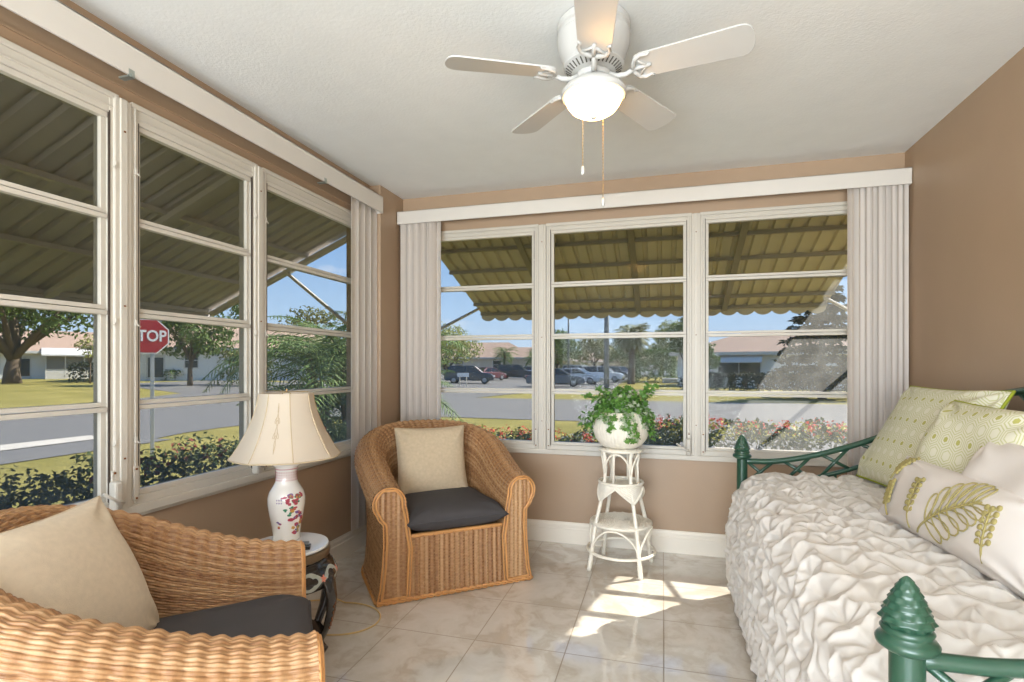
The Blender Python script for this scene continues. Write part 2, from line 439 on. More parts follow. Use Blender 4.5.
# ------------------------------------------------------------------ windows
def window(name, x0, x1, z0, z1, bars, loc, rz, crank_side, ztop):
    """awning window; x along the wall, +y to the outside. The frame is the root, four sashes with panes are parts."""
    fo = 0.047
    f = MB()
    for a, b in ((x0 - fo, x0 - 0.016), (x1 + 0.016, x1 + fo)):
        f.bx(a, b, -0.004, 0.075, z0 - fo, ztop - 0.01)
        xm = (a + b) / 2
        f.bx(xm - 0.003, xm + 0.003, -0.010, 0.0, z0 - fo + 0.004, ztop - 0.014)
    f.bx(x0 - fo, x1 + fo, -0.002, 0.075, z1 + 0.014, ztop); f.bx(x0 - fo, x1 + fo, -0.006, 0.0, z1 + 0.034, z1 + 0.042)
    f.bx(x0 - fo, x1 + fo, -0.010, 0.0, ztop - 0.02, ztop)
    f.bx(x0 - fo, x1 + fo, -0.002, 0.075, z0 - fo, z0 - 0.014)
    r = struct(f.build(name, ALU, bevel=0.0025)); r.location = loc; r.rotation_euler = (0, 0, rz)
    zs = [z0] + list(bars) + [z1]
    for i in range(4):
        a = zs[i] + (0.012 if i else 0.0); b = zs[i + 1] - (0.012 if i < 3 else 0.0)
        s = MB()
        s.bx(x0 - 0.016, x0 + 0.004, 0.012, 0.045, a - 0.012, b + 0.012); s.bx(x1 - 0.004, x1 + 0.016, 0.012, 0.045, a - 0.012, b + 0.012)
        s.bx(x0 - 0.016, x1 + 0.016, 0.010, 0.045, a - (0.014 if i == 0 else 0.0105), a + 0.005)
        s.bx(x0 - 0.016, x1 + 0.016, 0.004, 0.045, b - 0.006, b + (0.014 if i == 3 else 0.0105))
        so_ = s.build('sash', ALU, r, bevel=0.002)
        MB().bx(x0 + 0.002, x1 - 0.002, 0.026, 0.029, a + 0.003, b - 0.004).build('pane', GLASS, so_)
    g = MB()
    for xx in (x0 - 0.0165, x1 + 0.0165): g.bx(xx - 0.0016, xx + 0.0016, -0.0052, 0.004, z0 - 0.02, z1 + 0.02)
    for xx in (x0 - fo - 0.001, x1 + fo + 0.001): g.bx(xx - 0.0022, xx + 0.0022, -0.0055, 0.004, z0 - fo, z1 + fo)
    g.build('seam_strip', GAP, r)  # added dark strips that draw the brown gaps beside the jambs
    # little clips and screws on the jambs
    for sx, xx in ((-1, x0 - 0.033), (1, x1 + 0.033)):
        for zz in (z1 - 0.17, zs[2] - 0.04, zs[1] - 0.13):
            c = MB(); c.box((xx, -0.010, zz), (0.006, 0.012, 0.022)); c.tube([(xx, -0.012, zz), (xx + 0.008 * -sx, -0.018, zz - 0.012), (xx + 0.016 * -sx, -0.014, zz - 0.014)], 0.0022, 6)
            c.build('clip', ALU, r)
    for sx, xx in ((-1, x0 - 0.03), (1, x1 + 0.03)):
        c = MB(); c.box((xx, -0.0075, z0 + 0.035), (0.022, 0.008, 0.13)); 
        o = c.build('corner_plate', ALU, r, bevel=0.003)
        c = MB()
        for zz in (z0 - 0.02, z0 + 0.09): c.lathe([(0, -0.002), (0.0055, -0.001), (0.0055, 0.002), (0, 0.002)], 10)
        q = MB()
        for zz in (z0 - 0.02, z0 + 0.09): q.box((xx, -0.0125, zz), (0.008, 0.003, 0.008))
        q.build('screw', BRONZE, o, bevel=0.001)
    if crank_side:
        xx = x1 + 0.026 if crank_side > 0 else x0 - 0.026
        b = MB(); b.box((xx, -0.022, z0 + 0.01), (0.03, 0.036, 0.105)); op = b.build('operator_box', ALU, r, bevel=0.008)
        cr_ = MB(); d = -crank_side
        cr_.tube([(xx, -0.04, z0 - 0.01), (xx, -0.055, z0 - 0.012), (xx + d * 0.02, -0.06, z0 - 0.006), (xx + d * 0.075, -0.062, z0 + 0.035)], [0.007, 0.007, 0.006, 0.005], 8)
        ck = cr_.build('crank_handle', ALU, op, smooth=True)
    return r
FZ0, FZ1 = 0.677, 2.115; FB = (1.028, 1.405, 1.760)
LZ0, LZ1 = 0.722, 2.100; LB = (1.052, 1.402, 1.748)
window('window_1', 0.578, 1.443, LZ0, LZ1, LB, (-1.92, 0, 0), PI / 2, 1, 2.188)
window('window_2', 1.586, 2.138, LZ0, LZ1, LB, (-1.92, 0, 0), PI / 2, 1, 2.188)
window('window_3', 2.270, 3.118, LZ0, LZ1, LB, (-1.92, 0, 0), PI / 2, 0, 2.188)
window('window_4', -1.722, -0.872, FZ0, FZ1, FB, (0, 3.60, 0), 0, 0, 2.178)
window('window_5', -0.724, 0.130, FZ0, FZ1, FB, (0, 3.60, 0), 0, 1, 2.178)
window('window_6', 0.275, 1.128, FZ0, FZ1, FB, (0, 3.60, 0), 0, 0, 2.178)
n = 1
def mull(c, front, z0, z1):
    global n
    b = MB()
    if front:
        b.bx(c - 0.026, c + 0.026, 3.588, 3.67, z0, z1); b.bx(c - 0.012, c + 0.012, 3.583, 3.60, z0, z1)
    else:
        b.bx(-2.0, -1.908, c - 0.032, c + 0.032, z0, z1); b.bx(-1.92, -1.903, c - 0.014, c + 0.014, z0, z1)
    o = struct(b.build('trim_%d' % n, ALU, bevel=0.003)); n += 1
    s = MB()
    for zz in (z0 + 0.2, (z0 + z1) / 2, z1 - 0.12):
        if front: s.box((c, 3.582, zz), (0.006, 0.004, 0.006))
        else: s.box((-1.902, c, zz), (0.004, 0.006, 0.006))
    s.build('screw', BRONZE, o)
mull(1.505, False, 0.66, 2.18); mull(2.197, False, 0.66, 2.18)
mull(-0.798, True, 0.625, 2.172); mull(0.2025, True, 0.625, 2.172)
# sills and head trims
o = MB(); o.bx(-2.0, -1.905, 0.50, 3.2, 0.642, 0.676); o.bx(-1.935, -1.918, 0.5, 3.2, 0.628, 0.645)
struct(o.build('trim_sill_left', ALU, bevel=0.003))
o = MB(); o.bx(-1.79, 1.195, 3.582, 3.68, 0.600, 0.632)
struct(o.build('trim_sill_front', ALU, bevel=0.003))
o = MB(); o.bx(-1.937, -1.928, 0.3, 3.268, 2.235, 2.243)
struct(o.build('trim_head_left', WALL))

# ------------------------------------------------------------------ valances and vertical blinds
v1 = MB(); v1.bx(-1.842, -1.832, 0.2, 3.268, 2.240, 2.352); v1.bx(-1.933, -1.832, 0.2, 3.268, 2.343, 2.352); v1.bx(-1.933, -1.832, 3.262, 3.268, 2.240, 2.352)
bl = thing('vertical_blind', 'white vertical blind drawn to the corner end of the left windows', 'blind', (0, 0, 0))
v1.build('valance', VALANCE, bl, bevel=0.004)
hr = MB(); hr.bx(-1.91, -1.87, 0.25, 3.255, 2.295, 2.335); hr.build('head_rail', ALU, bl)
for yy in (1.475, 2.62):
    c = MB(); c.box((-1.855, yy, 2.236), (0.05, 0.022, 0.006)); c.box((-1.833, yy, 2.247), (0.004, 0.022, 0.028)); c.box((-1.829, yy, 2.240), (0.006, 0.008, 0.012))
    c.build('bracket', M('zinc bracket', (170, 176, 170), 0.3, metal=0.7), bl)
def vane(cx, cy, ang, z0, z1, parent, w=0.089):
    """one curved vane, ang = direction of its width"""
    n_ = 8; P = []
    d = Vector((math.cos(ang), math.sin(ang), 0)); q = Vector((-d.y, d.x, 0))
    front, back = [], []
    for i in range(n_ + 1):
        a = -1 + 2 * i / n_
        p = Vector((cx, cy, 0)) + d * (a * w / 2) + q * (0.007 * (1 - a * a))
        front.append(p); back.append(p + q * 0.0011)
    ring = front + back[::-1]; m = len(ring)
    vs = [p + Vector((0, 0, z)) for z in (z0, z1) for p in ring]
    fs = [(i, (i + 1) % m, m + (i + 1) % m, m + i) for i in range(m)]
    fs += [(i, i + 1, m - 2 - i, m - 1 - i) for i in range(n_)] + [(m + i, m + i + 1, 2 * m - 2 - i, 2 * m - 1 - i) for i in range(n_)]
    return MB().add(vs, fs).build('vane', VANE, parent, smooth=True, auto=0.7)
for i in range(4):
    vane(-1.866 - 0.004 * i, 2.975 + 0.082 * i, PI / 2 + 0.04, 0.165, 2.30, bl)
for i in range(6):
    vane(-1.896 + 0.002 * i, 3.02 + 0.03 * i, PI / 2 + 0.03, 0.165, 2.30, bl)

def front_valance():
    b = thing('vertical_blind', 'white vertical blind across the far window wall, stacked to both ends', 'blind')
    v = MB(); v.bx(-1.853, 1.348, 3.500, 3.510, 2.226, 2.318); v.bx(-1.853, 1.348, 3.500, 3.602, 2.310, 2.318)
    v.bx(-1.853, -1.846, 3.500, 3.602, 2.226, 2.318); v.bx(1.341, 1.348, 3.500, 3.602, 2.226, 2.318)
    v.build('valance', VALANCE, b, bevel=0.004)
    h = MB(); h.bx(-1.84, 1.335, 3.535, 3.575, 2.27, 2.306); h.build('head_rail', ALU, b)
    r = random.Random(3)
    for i in range(16):
        vane(-1.832 + 0.0172 * i, 3.552, -PI / 2 - (0.25 if i % 3 else -0.15) + r.uniform(-0.12, 0.12), 0.16, 2.27, b)
    vane(-1.545, 3.535, -0.75, 0.16, 2.27, b)
    for i in range(17):
        vane(1.072 + 0.0158 * i, 3.552, PI / 2 + (0.55 if i % 2 else -0.2) + r.uniform(-0.12, 0.12), 0.16, 2.27, b)
    vane(1.058, 3.535, 0.8, 0.16, 2.27, b)
    for xx in (1.328, 1.336):
        c = MB(); c.tube([(xx, 3.56, 2.28), (xx, 3.56, 0.35)], 0.0022, 6); c.build('pull_cord', VALANCE, b, smooth=True)
front_valance()

# ================================================================== CEILING FAN
def fan():
    t = thing('ceiling_fan', 'white five blade ceiling fan with a lit glass bowl under the ceiling', 'ceiling fan', (-0.242, 1.945, 2.44))
    h = MB(); h.lathe([(0, 0), (0.112, 0), (0.128, -0.004), (0.132, -0.012), (0.132, -0.030), (0.126, -0.036), (0.126, -0.048), (0.131, -0.054), (0.129, -0.085), (0.116, -0.125), (0.102, -0.150), (0.0, -0.150)], 56)
    h.build('motor_housing', FAN, t, smooth=True, auto=0.6)
    v = MB(); v.lathe([(0.0, -0.149), (0.103, -0.149), (0.109, -0.153), (0.108, -0.160), (0.072, -0.184), (0.0, -0.184)], 56)
    vo = v.build('vent_ring', FAN, t, smooth=True, auto=0.6)
    s = MB()
    for k in range(36):
        a = 2 * PI * k / 36; c_, s_ = math.cos(a), math.sin(a)
        p0 = Vector((0.100 * c_, 0.100 * s_, -0.1655)); p1 = Vector((0.079 * c_, 0.079 * s_, -0.1795))
        s.tube([p0, p1], 0.0026, 6)
    s.build('vent_slots', FANDARK, vo)
    n_ = MB(); n_.lathe([(0, -0.182), (0.060, -0.182), (0.064, -0.190), (0.060, -0.202), (0.05, -0.208), (0.05, -0.214), (0.0, -0.214)], 40)
    n_.build('switch_housing', FAN, t, smooth=True, auto=0.6)
    f = MB(); f.lathe([(0.0, -0.206), (0.052, -0.206), (0.075, -0.215), (0.103, -0.234), (0.116, -0.250), (0.1175, -0.260), (0.112, -0.268), (0.100, -0.270), (0.0, -0.262)], 56)
    f.build('light_fitter', FAN, t, smooth=True, auto=0.8)
    b = MB(); b.lathe([(0.101, -0.268), (0.100, -0.278), (0.094, -0.294), (0.080, -0.312), (0.058, -0.326), (0.03, -0.334), (0.0, -0.336)], 48)
    bo = b.build('glass_bowl', BOWL, t, smooth=True)
    q = MB(); q.lathe([(0.0, -0.334), (0.011, -0.334), (0.013, -0.338), (0.009, -0.344), (0.0, -0.346)], 20); q.build('finial_cap', FAN, t, smooth=True)
    # blade outline in (r, w)
    def blade(a):
        rot = Matrix.Rotation(a, 4, 'Z') @ Matrix.Translation((0, 0, -0.192)) @ Matrix.Rotation(math.radians(-12), 4, 'X')
        o = []; L0, L1 = 0.155, 0.535
        up, dn = [], []
        for i in range(29):
            q_ = 1 - (1 - i / 28) ** 1.6; r_ = L0 + (L1 - L0) * q_; w = 0.055 + 0.014 * q_
            if q_ > 0.86: w *= max(0.0, 1 - ((q_ - 0.86) / 0.1402) ** 3.2) ** 0.5
            if i == 0: w *= 0.86
            up.append((r_, w)); dn.append((r_, -w))
        poly = up + dn[::-1]
        br = MB().prism(poly, -0.003, 0.003, rot).build('blade', FAN, t, bevel=0.0012)
        # cast iron: arm and three-pronged bracket under the blade
        ir = MB(); X = lambda x, y, z: rot @ Vector((x, y, z))
        R0 = Matrix.Rotation(a, 4, 'Z')
        A = R0 @ Vector((0.052, 0, -0.194)); B = R0 @ Vector((0.085, 0, -0.210)); C_ = R0 @ Vector((0.118, 0, -0.212)); D = X(0.150, 0, -0.008)
        ir.tube([A, B, C_, D], [0.011, 0.0095, 0.009, 0.008], 8)
        for sgn in (-1, 1):
            ir.tube([X(0.142, 0, -0.009), X(0.150, sgn * 0.022, -0.009), X(0.158, sgn * 0.042, -0.008), X(0.180, sgn * 0.053, -0.006), X(0.200, sgn * 0.046, -0.005), X(0.208, sgn * 0.056, -0.005)], [0.008, 0.0085, 0.008, 0.007, 0.005, 0.004], 8)
            ir.tube([X(0.160, sgn * 0.040, -0.006), X(0.175, sgn * 0.018, -0.006), X(0.192, 0, -0.006)], [0.005, 0.005, 0.005], 6)
        ir.tube([X(0.148, 0, -0.008), X(0.17, 0, -0.007), X(0.205, 0, -0.006)], [0.009, 0.008, 0.006], 8)
        ir.build('blade_bracket', FAN, br, smooth=True)
    for k in range(5): blade(math.radians(62 + 72 * k))
    for dx, dy, z0, z1 in ((-0.020, -0.03, -0.215, -0.53), (0.016, 0.05, -0.215, -0.61)):
        c = MB(); c.tube([(dx, dy, z0), (dx * 1.6, dy * 1.6, z0 - 0.02), (dx * 1.6, dy * 1.6, z1)], 0.0013, 6)
        N = int((z0 - z1) / 0.012)
        for i in range(N):
            c.lathe([(0, -0.002), (0.0021, -0.001), (0.0021, 0.001), (0, 0.002)], 6, (dx * 1.6, dy * 1.6, z1 + 0.012 * i))
        co_ = c.build('pull_chain', CHAIN, t, smooth=True)
        p = MB(); p.lathe([(0, 0.0), (0.003, -0.001), (0.0055, -0.008), (0.006, -0.026), (0.004, -0.031), (0, -0.032)], 12, (dx * 1.6, dy * 1.6, z1)); p.build('chain_pull', FAN, co_, smooth=True)
fan()

# ================================================================== WICKER ARMCHAIR
def weave(P, u, v, rib, amp=0.0026, sgn=1.0, strand=0.0034, ribh=0.0022):
    """push a grid in and out as a plain weave; u metres along strands, v in rows"""
    n_ = normals(P) * sgn
    row = np.floor(v + 1e-6); fr = v - row
    prof = np.sqrt(np.clip(1 - (2 * fr - 1) ** 2, 0, 1))
    c = np.cos(PI * (u / rib + row)); ou = np.sign(c) * np.abs(c) ** 0.7
    h = prof * strand + ou * amp * prof + ribh * (np.abs(np.cos(PI * u / rib)) ** 2 - 0.4)
    return P + n_ * h[..., None]

def u_path(ns, a=0.40, yf=-0.38, y1=0.0, b=0.37):
    pts = []
    L1 = y1 - yf
    for i in range(400): pts.append((-a, yf + L1 * i / 400))
    for i in range(1201):
        th = PI - PI * i / 1200
        c_, s_ = math.cos(th), math.sin(th)
        pts.append((a * math.copysign(abs(c_) ** 0.82, c_), y1 + b * abs(s_) ** 0.82))
    for i in range(1, 401): pts.append((a, y1 - L1 * i / 400))
    pts = np.array(pts); d = np.concatenate([[0], np.cumsum(np.linalg.norm(np.diff(pts, axis=0), axis=1))])
    s = np.linspace(0, d[-1], ns)
    x = np.interp(s, d, pts[:, 0]); y = np.interp(s, d, pts[:, 1])
    t = np.stack([np.gradient(x), np.gradient(y)], 1); t /= np.linalg.norm(t, axis=1, keepdims=True)
    # smooth normals
    nrm = np.stack([-t[:, 1], t[:, 0]], 1)
    return s, np.stack([x, y], 1), nrm

def section(zt, counts):
    """outer wall, roll, inner wall: (offset, z) polyline for a top height zt"""
    R = 0.082; zc = zt - R; oc = -0.034
    outer = [(0.030, 0.0), (0.012, 0.08), (0.0, 0.20), (-0.006, 0.30)]
    a0 = math.radians(-38)
    outer += [(-0.004, zc - 0.10), (oc + R * math.cos(a0) - 0.012, zc + R * math.sin(a0) - 0.028), (oc + R * math.cos(a0), zc + R * math.sin(a0))]
    roll = [(oc + R * math.cos(a), zc + R * math.sin(a)) for a in np.linspace(a0, math.radians(188), 24)]
    inner = [roll[-1], (oc - R - 0.010, zc - 0.06), (oc - R - 0.022, max(0.29, zc - 0.16)), (-0.150, 0.27)]
    out = []
    for k, seg in enumerate((outer, roll, inner)):
        p = np.array(seg); d = np.concatenate([[0], np.cumsum(np.linalg.norm(np.diff(p, axis=0), axis=1))])
        s = np.linspace(0, d[-1], counts[k] + 1)
        q = np.stack([np.interp(s, d, p[:, 0]), np.interp(s, d, p[:, 1])], 1)
        if k: q = q[1:]
        out.append(q)
    q = np.concatenate(out)
    # soften the corners of the polyline
    for _ in range(10): q[1:-1] = (q[:-2] + 2 * q[1:-1] + q[2:]) / 4
    return q

def armchair():
    t = thing('wicker_armchair', 'honey wicker tub armchair in the far corner with a square beige pillow', 'armchair', group=None)
    rows = (72, 36, 40); spr = 6
    counts = [r * spr for r in rows]
    ns = 420
    s, xy, nr = u_path(ns)
    w = np.clip((xy[:, 1] + 0.38) / 0.75, 0, 1); ww = np.sin(w * PI / 2) ** 1.25 * 0.35 + w * 0.65
    zt = 0.588 + 0.252 * ww ** 1.55 * (1 - 0.0 * ww)
    P = np.zeros((ns, sum(counts) + 1, 3))
    for i in range(ns):
        q = section(zt[i], counts)
        lean = 0.05 * ww[i] * np.clip(q[:, 1] / 0.84, 0, 1) ** 1.5
        P[i, :, 0] = xy[i, 0] + nr[i, 0] * (q[:, 0] + lean); P[i, :, 1] = xy[i, 1] + nr[i, 1] * (q[:, 0] + lean); P[i, :, 2] = q[:, 1]
    V = np.broadcast_to(np.arange(P.shape[1]) / spr, P.shape[:2]) * 1.0
    U = np.broadcast_to(s[:, None], P.shape[:2]) * 1.0
    UV = np.stack([U / 0.039, V], -1)
    RB = np.full(P.shape[1], 0.0030); RB[counts[0] - 10:counts[0] + counts[1] + 10] = 0.0046
    Q = weave(P, U, V, 0.039, amp=0.0020, strand=0.0042, ribh=RB[None, :], sgn=-1.0 if normals(P)[5, 40, 0] > 0 else 1.0)
    grid_obj('woven_shell', Q, WICK, t, UV)
    # arm fronts, keyhole panels edged with a cane
    q = section(zt[0], counts)
    ap = int(np.argmax(q[:, 1]))
    zz = np.linspace(0, q[ap, 1] - 0.0015, 150)
    ob = np.interp(zz, q[:ap + 1, 1], q[:ap + 1, 0]); qi = q[ap:][::-1]
    ib = np.interp(zz, np.concatenate([[0.0], qi[:, 1]]), np.concatenate([[-0.135], qi[:, 0]]))
    # widest extent of the roll on the outer side, so the panel follows the overhang
    for sgn in (-1, 1):
        nc = 40; A = np.zeros((nc, len(zz), 3))
        for j in range(nc):
            g = j / (nc - 1); o_ = ob * (1 - g) + ib * g
            A[j, :, 0] = sgn * (0.40 + o_); A[j, :, 1] = -0.381; A[j, :, 2] = zz
        u_ = A[..., 0] * 1.0; v_ = A[..., 2] / 0.0082
        nn = normals(A)[5, 5, 1]
        A2 = weave(A, u_, v_, 0.026, amp=0.0014, strand=0.0022, ribh=0.0045, sgn=-1.0 if nn > 0 else 1.0)
        pa = grid_obj('arm_panel', A2, WICK, t, np.stack([v_ * 0.4, u_ / 0.013 + 50.25], -1))
        off = 0.016
        cx = []
        zi = np.linspace(0.03, zz[-1] - 0.012, 40)
        oo = np.interp(zi, zz, ob) - off; ii = np.interp(zi, zz, ib) + off
        for k in range(40):
            if oo[k] < ii[k]: oo[k] = ii[k] = (oo[k] + ii[k]) / 2
        pts = [(sgn * (0.40 + a), -0.388, b) for a, b in zip(oo, zi)] + [(sgn * (0.40 + a), -0.388, b) for a, b in zip(ii[::-1], zi[::-1])]
        MB().tube(pts, 0.0062, 8, closed=True).build('cane_trim', CANE, pa, smooth=True)
        pts = [(sgn * (0.40 + a), -0.383, b) for a, b in zip(ob[2:], zz[2:])] + [(sgn * (0.40 + a), -0.383, b) for a, b in zip(ib[::-1][:-2], zz[::-1][:-2])]
        MB().tube(pts, 0.0045, 6).build('cane_trim', CANE, pa, smooth=True)
    # front apron with bold uprights
    nx, nz = 180, 150
    x = np.linspace(-0.268, 0.268, nx); z = np.linspace(0.0, 0.325, nz)
    A = np.zeros((nx, nz, 3)); A[..., 0] = x[:, None]; A[..., 2] = z[None, :]
    A[..., 1] = -0.365 - 0.012 * (1 - z[None, :] / 0.325) ** 2
    U = A[..., 0]; V = A[..., 2] / 0.0078
    sg = -1.0 if normals(A)[5, 5, 1] > 0 else 1.0
    A2 = weave(A, U, V, 0.027, amp=0.0014, strand=0.0022, ribh=0.0075, sgn=sg)
    # roll over the top edge into the seat
    grid_obj('front_apron', A2, WICK, t, np.stack([V * 0.4, U / 0.0135 + 50.25], -1))
    MB().tube([(x_, -0.362, 0.326) for x_ in np.linspace(-0.265, 0.265, 20)], 0.011, 10).build('seat_rail', CANE, t, smooth=True)
    b = MB().bx(-0.29, 0.29, -0.36, 0.24, 0.24, 0.315); b.build('seat_deck', WICK, t)
    # braided foot
    fb = MB()
    ss, xy2, nr2 = u_path(200)
    for ph in (0, PI):
        pts = [(xy2[i, 0] + nr2[i, 0] * (0.028 + 0.007 * math.cos(i * 0.9 + ph)), xy2[i, 1] + nr2[i, 1] * (0.028 + 0.007 * math.cos(i * 0.9 + ph)), 0.014 + 0.007 * math.sin(i * 0.9 + ph)) for i in range(200)]
        fb.tube(pts, 0.0062, 6)
        pts = [(-0.43 + 0.86 * i / 80, -0.386 + 0.006 * math.cos(i * 0.9 + ph), 0.014 + 0.007 * math.sin(i * 0.9 + ph)) for i in range(81)]
        fb.tube(pts, 0.0062, 6)
    fb.build('braided_foot', CANE, t, smooth=True)
    return t
chairB = armchair()
chairA = dup(chairB)
chairB.location = (-1.285, 2.945, 0); chairB.rotation_euler = (0, 0, math.radians(39.8))
chairA.location = (-1.30, 1.107, 0); chairA.rotation_euler = (0, 0, math.radians(130))
chairA.scale = (1, 1, 0.97)
chairA['label'] = 'honey wicker tub armchair in the left foreground, cut by the frame'

# ------------------------------------------------------------------ pillows
def pillow_grid(w, h, t, seed, n=56, pw=2.6, ex=0.5, pinch=0.08, wr=0.006, wf=14):
    a = np.linspace(-1, 1, n); A, B = np.meshgrid(np.sin(a * PI / 2) * 0.5 + a * 0.5, np.sin(a * PI / 2) * 0.5 + a * 0.5, indexing='ij')
    x = w / 2 * A * (1 - pinch * (1 - B * B) * np.abs(A) ** 3); y = h / 2 * B * (1 - pinch * (1 - A * A) * np.abs(B) ** 3)
    f = np.clip((1 - np.abs(A) ** pw) * (1 - np.abs(B) ** pw), 0, 1) ** ex
    wrk = wave2(x, y, seed, 7, wf) * wr * np.clip(f, 0, 1) ** 0.5
    # radiating puckers from the corners
    for ca in (-1, 1):
        for cb in (-1, 1):
            dx, dy = A - ca, B - cb; r = np.hypot(dx, dy); th = np.arctan2(dy, dx)
            wrk = wrk + wr * 0.9 * np.sin(th * 9 + seed) * np.exp(-((r - 0.35) / 0.25) ** 2)
    top = t / 2 * f + wrk * (f > 0); bot = -t / 2 * f
    return x, y, top, bot
def pillow_obj(name, mat, parent=None, w=0.42, h=0.42, t=0.15, seed=1, **k):
    x, y, top, bot = pillow_grid(w, h, t, seed, **k)
    F = np.stack([x, y, top], -1); Bk = np.stack([x, y, bot], -1)
    # one closed sheet: front then back, mirrored in order
    P = np.concatenate([F, Bk[::-1]], 0)
    UV = np.concatenate([np.stack([x, y], -1), np.stack([x, y], -1)[::-1]], 0)
    return grid_obj(name, P, mat, parent, UV, merge=True)
def place(o, c, wdir, updir):
    """pillow placed by the direction of its width and of its height"""
    w = Vector(wdir).normalized(); u = Vector(updir); u = (u - w * u.dot(w)).normalized(); nn = w.cross(u)
    m = Matrix(((w.x, u.x, nn.x), (w.y, u.y, nn.y), (w.z, u.z, nn.z))).to_4x4(); m.translation = Vector(c)
    o.matrix_world = m; return o
def welt(w, h, mat, parent, r=0.004, pinch=0.08, name='piping'):
    pts = []
    for k in range(4):
        for i in range(16):
            a = -1 + 2 * i / 16
            A, B = ((a, -1), (1, a), (-a, 1), (-1, -a))[k]
            pts.append((w / 2 * A * (1 - pinch * (1 - B * B) * abs(A) ** 3), h / 2 * B * (1 - pinch * (1 - A * A) * abs(B) ** 3), 0))
    return MB().tube(pts, r, 6, closed=True).build(name, mat, parent, smooth=True)

# chair frames: F faces forward, S to the sitter's right
FA = Vector((math.sin(math.radians(130)), -math.cos(math.radians(130)), 0)); SA = Vector((FA.y, -FA.x, 0))
FB_ = Vector((math.sin(math.radians(39.8)), -math.cos(math.radians(39.8)), 0)); SB = Vector((FB_.y, -FB_.x, 0))
CA, CB = Vector((-1.30, 1.107, 0)), Vector((-1.285, 2.945, 0))

def seat_cushion(label, C, F, S, seed):
    o = pillow_obj('seat_cushion', DARK, None, 0.55, 0.60, 0.145, seed, n=60, pw=5, ex=0.5, pinch=0.03, wr=0.006, wf=11)
    tag(o, label, 'cushion', 'charcoal seat cushions')
    place(o, C + F * 0.105 + Vector((0, 0, 0.392)), -S, -F)
    welt(0.55, 0.60, DARK, o, 0.005, 0.03)
    return o
seat_cushion('charcoal seat cushion on the wicker armchair in the far corner', CB, FB_, SB, 4)
seat_cushion('charcoal seat cushion on the wicker armchair in the left foreground', CA, FA, SA, 9)
o = tag(pillow_obj('throw_pillow', LINEN, None, 0.43, 0.42, 0.15, 21, pinch=0.06, wr=0.004), 'square beige linen pillow on the far corner armchair', 'pillow', 'linen throw pillows')
place(o, CB - FB_ * 0.075 + Vector((0, 0, 0.625)) + SB * 0.02, -SB * 0.98 + FB_ * 0.05 , Vector((0, 0, 1)) - FB_ * 0.28)
welt(0.43, 0.42, LINEN, o, 0.003, 0.06)
o = tag(pillow_obj('throw_pillow', LINEN2, None, 0.47, 0.43, 0.17, 33, pinch=0.07, wr=0.006), 'cream linen pillow on the left foreground armchair', 'pillow', 'linen throw pillows')
place(o, CA - FA * 0.185 + Vector((0, 0, 0.622)) + SA * 0.01, -(SA * 0.92 - FA * 0.39), Vector((0, 0, 0.90)) - FA * 0.44)
welt(0.47, 0.43, LINEN2, o, 0.003, 0.07)

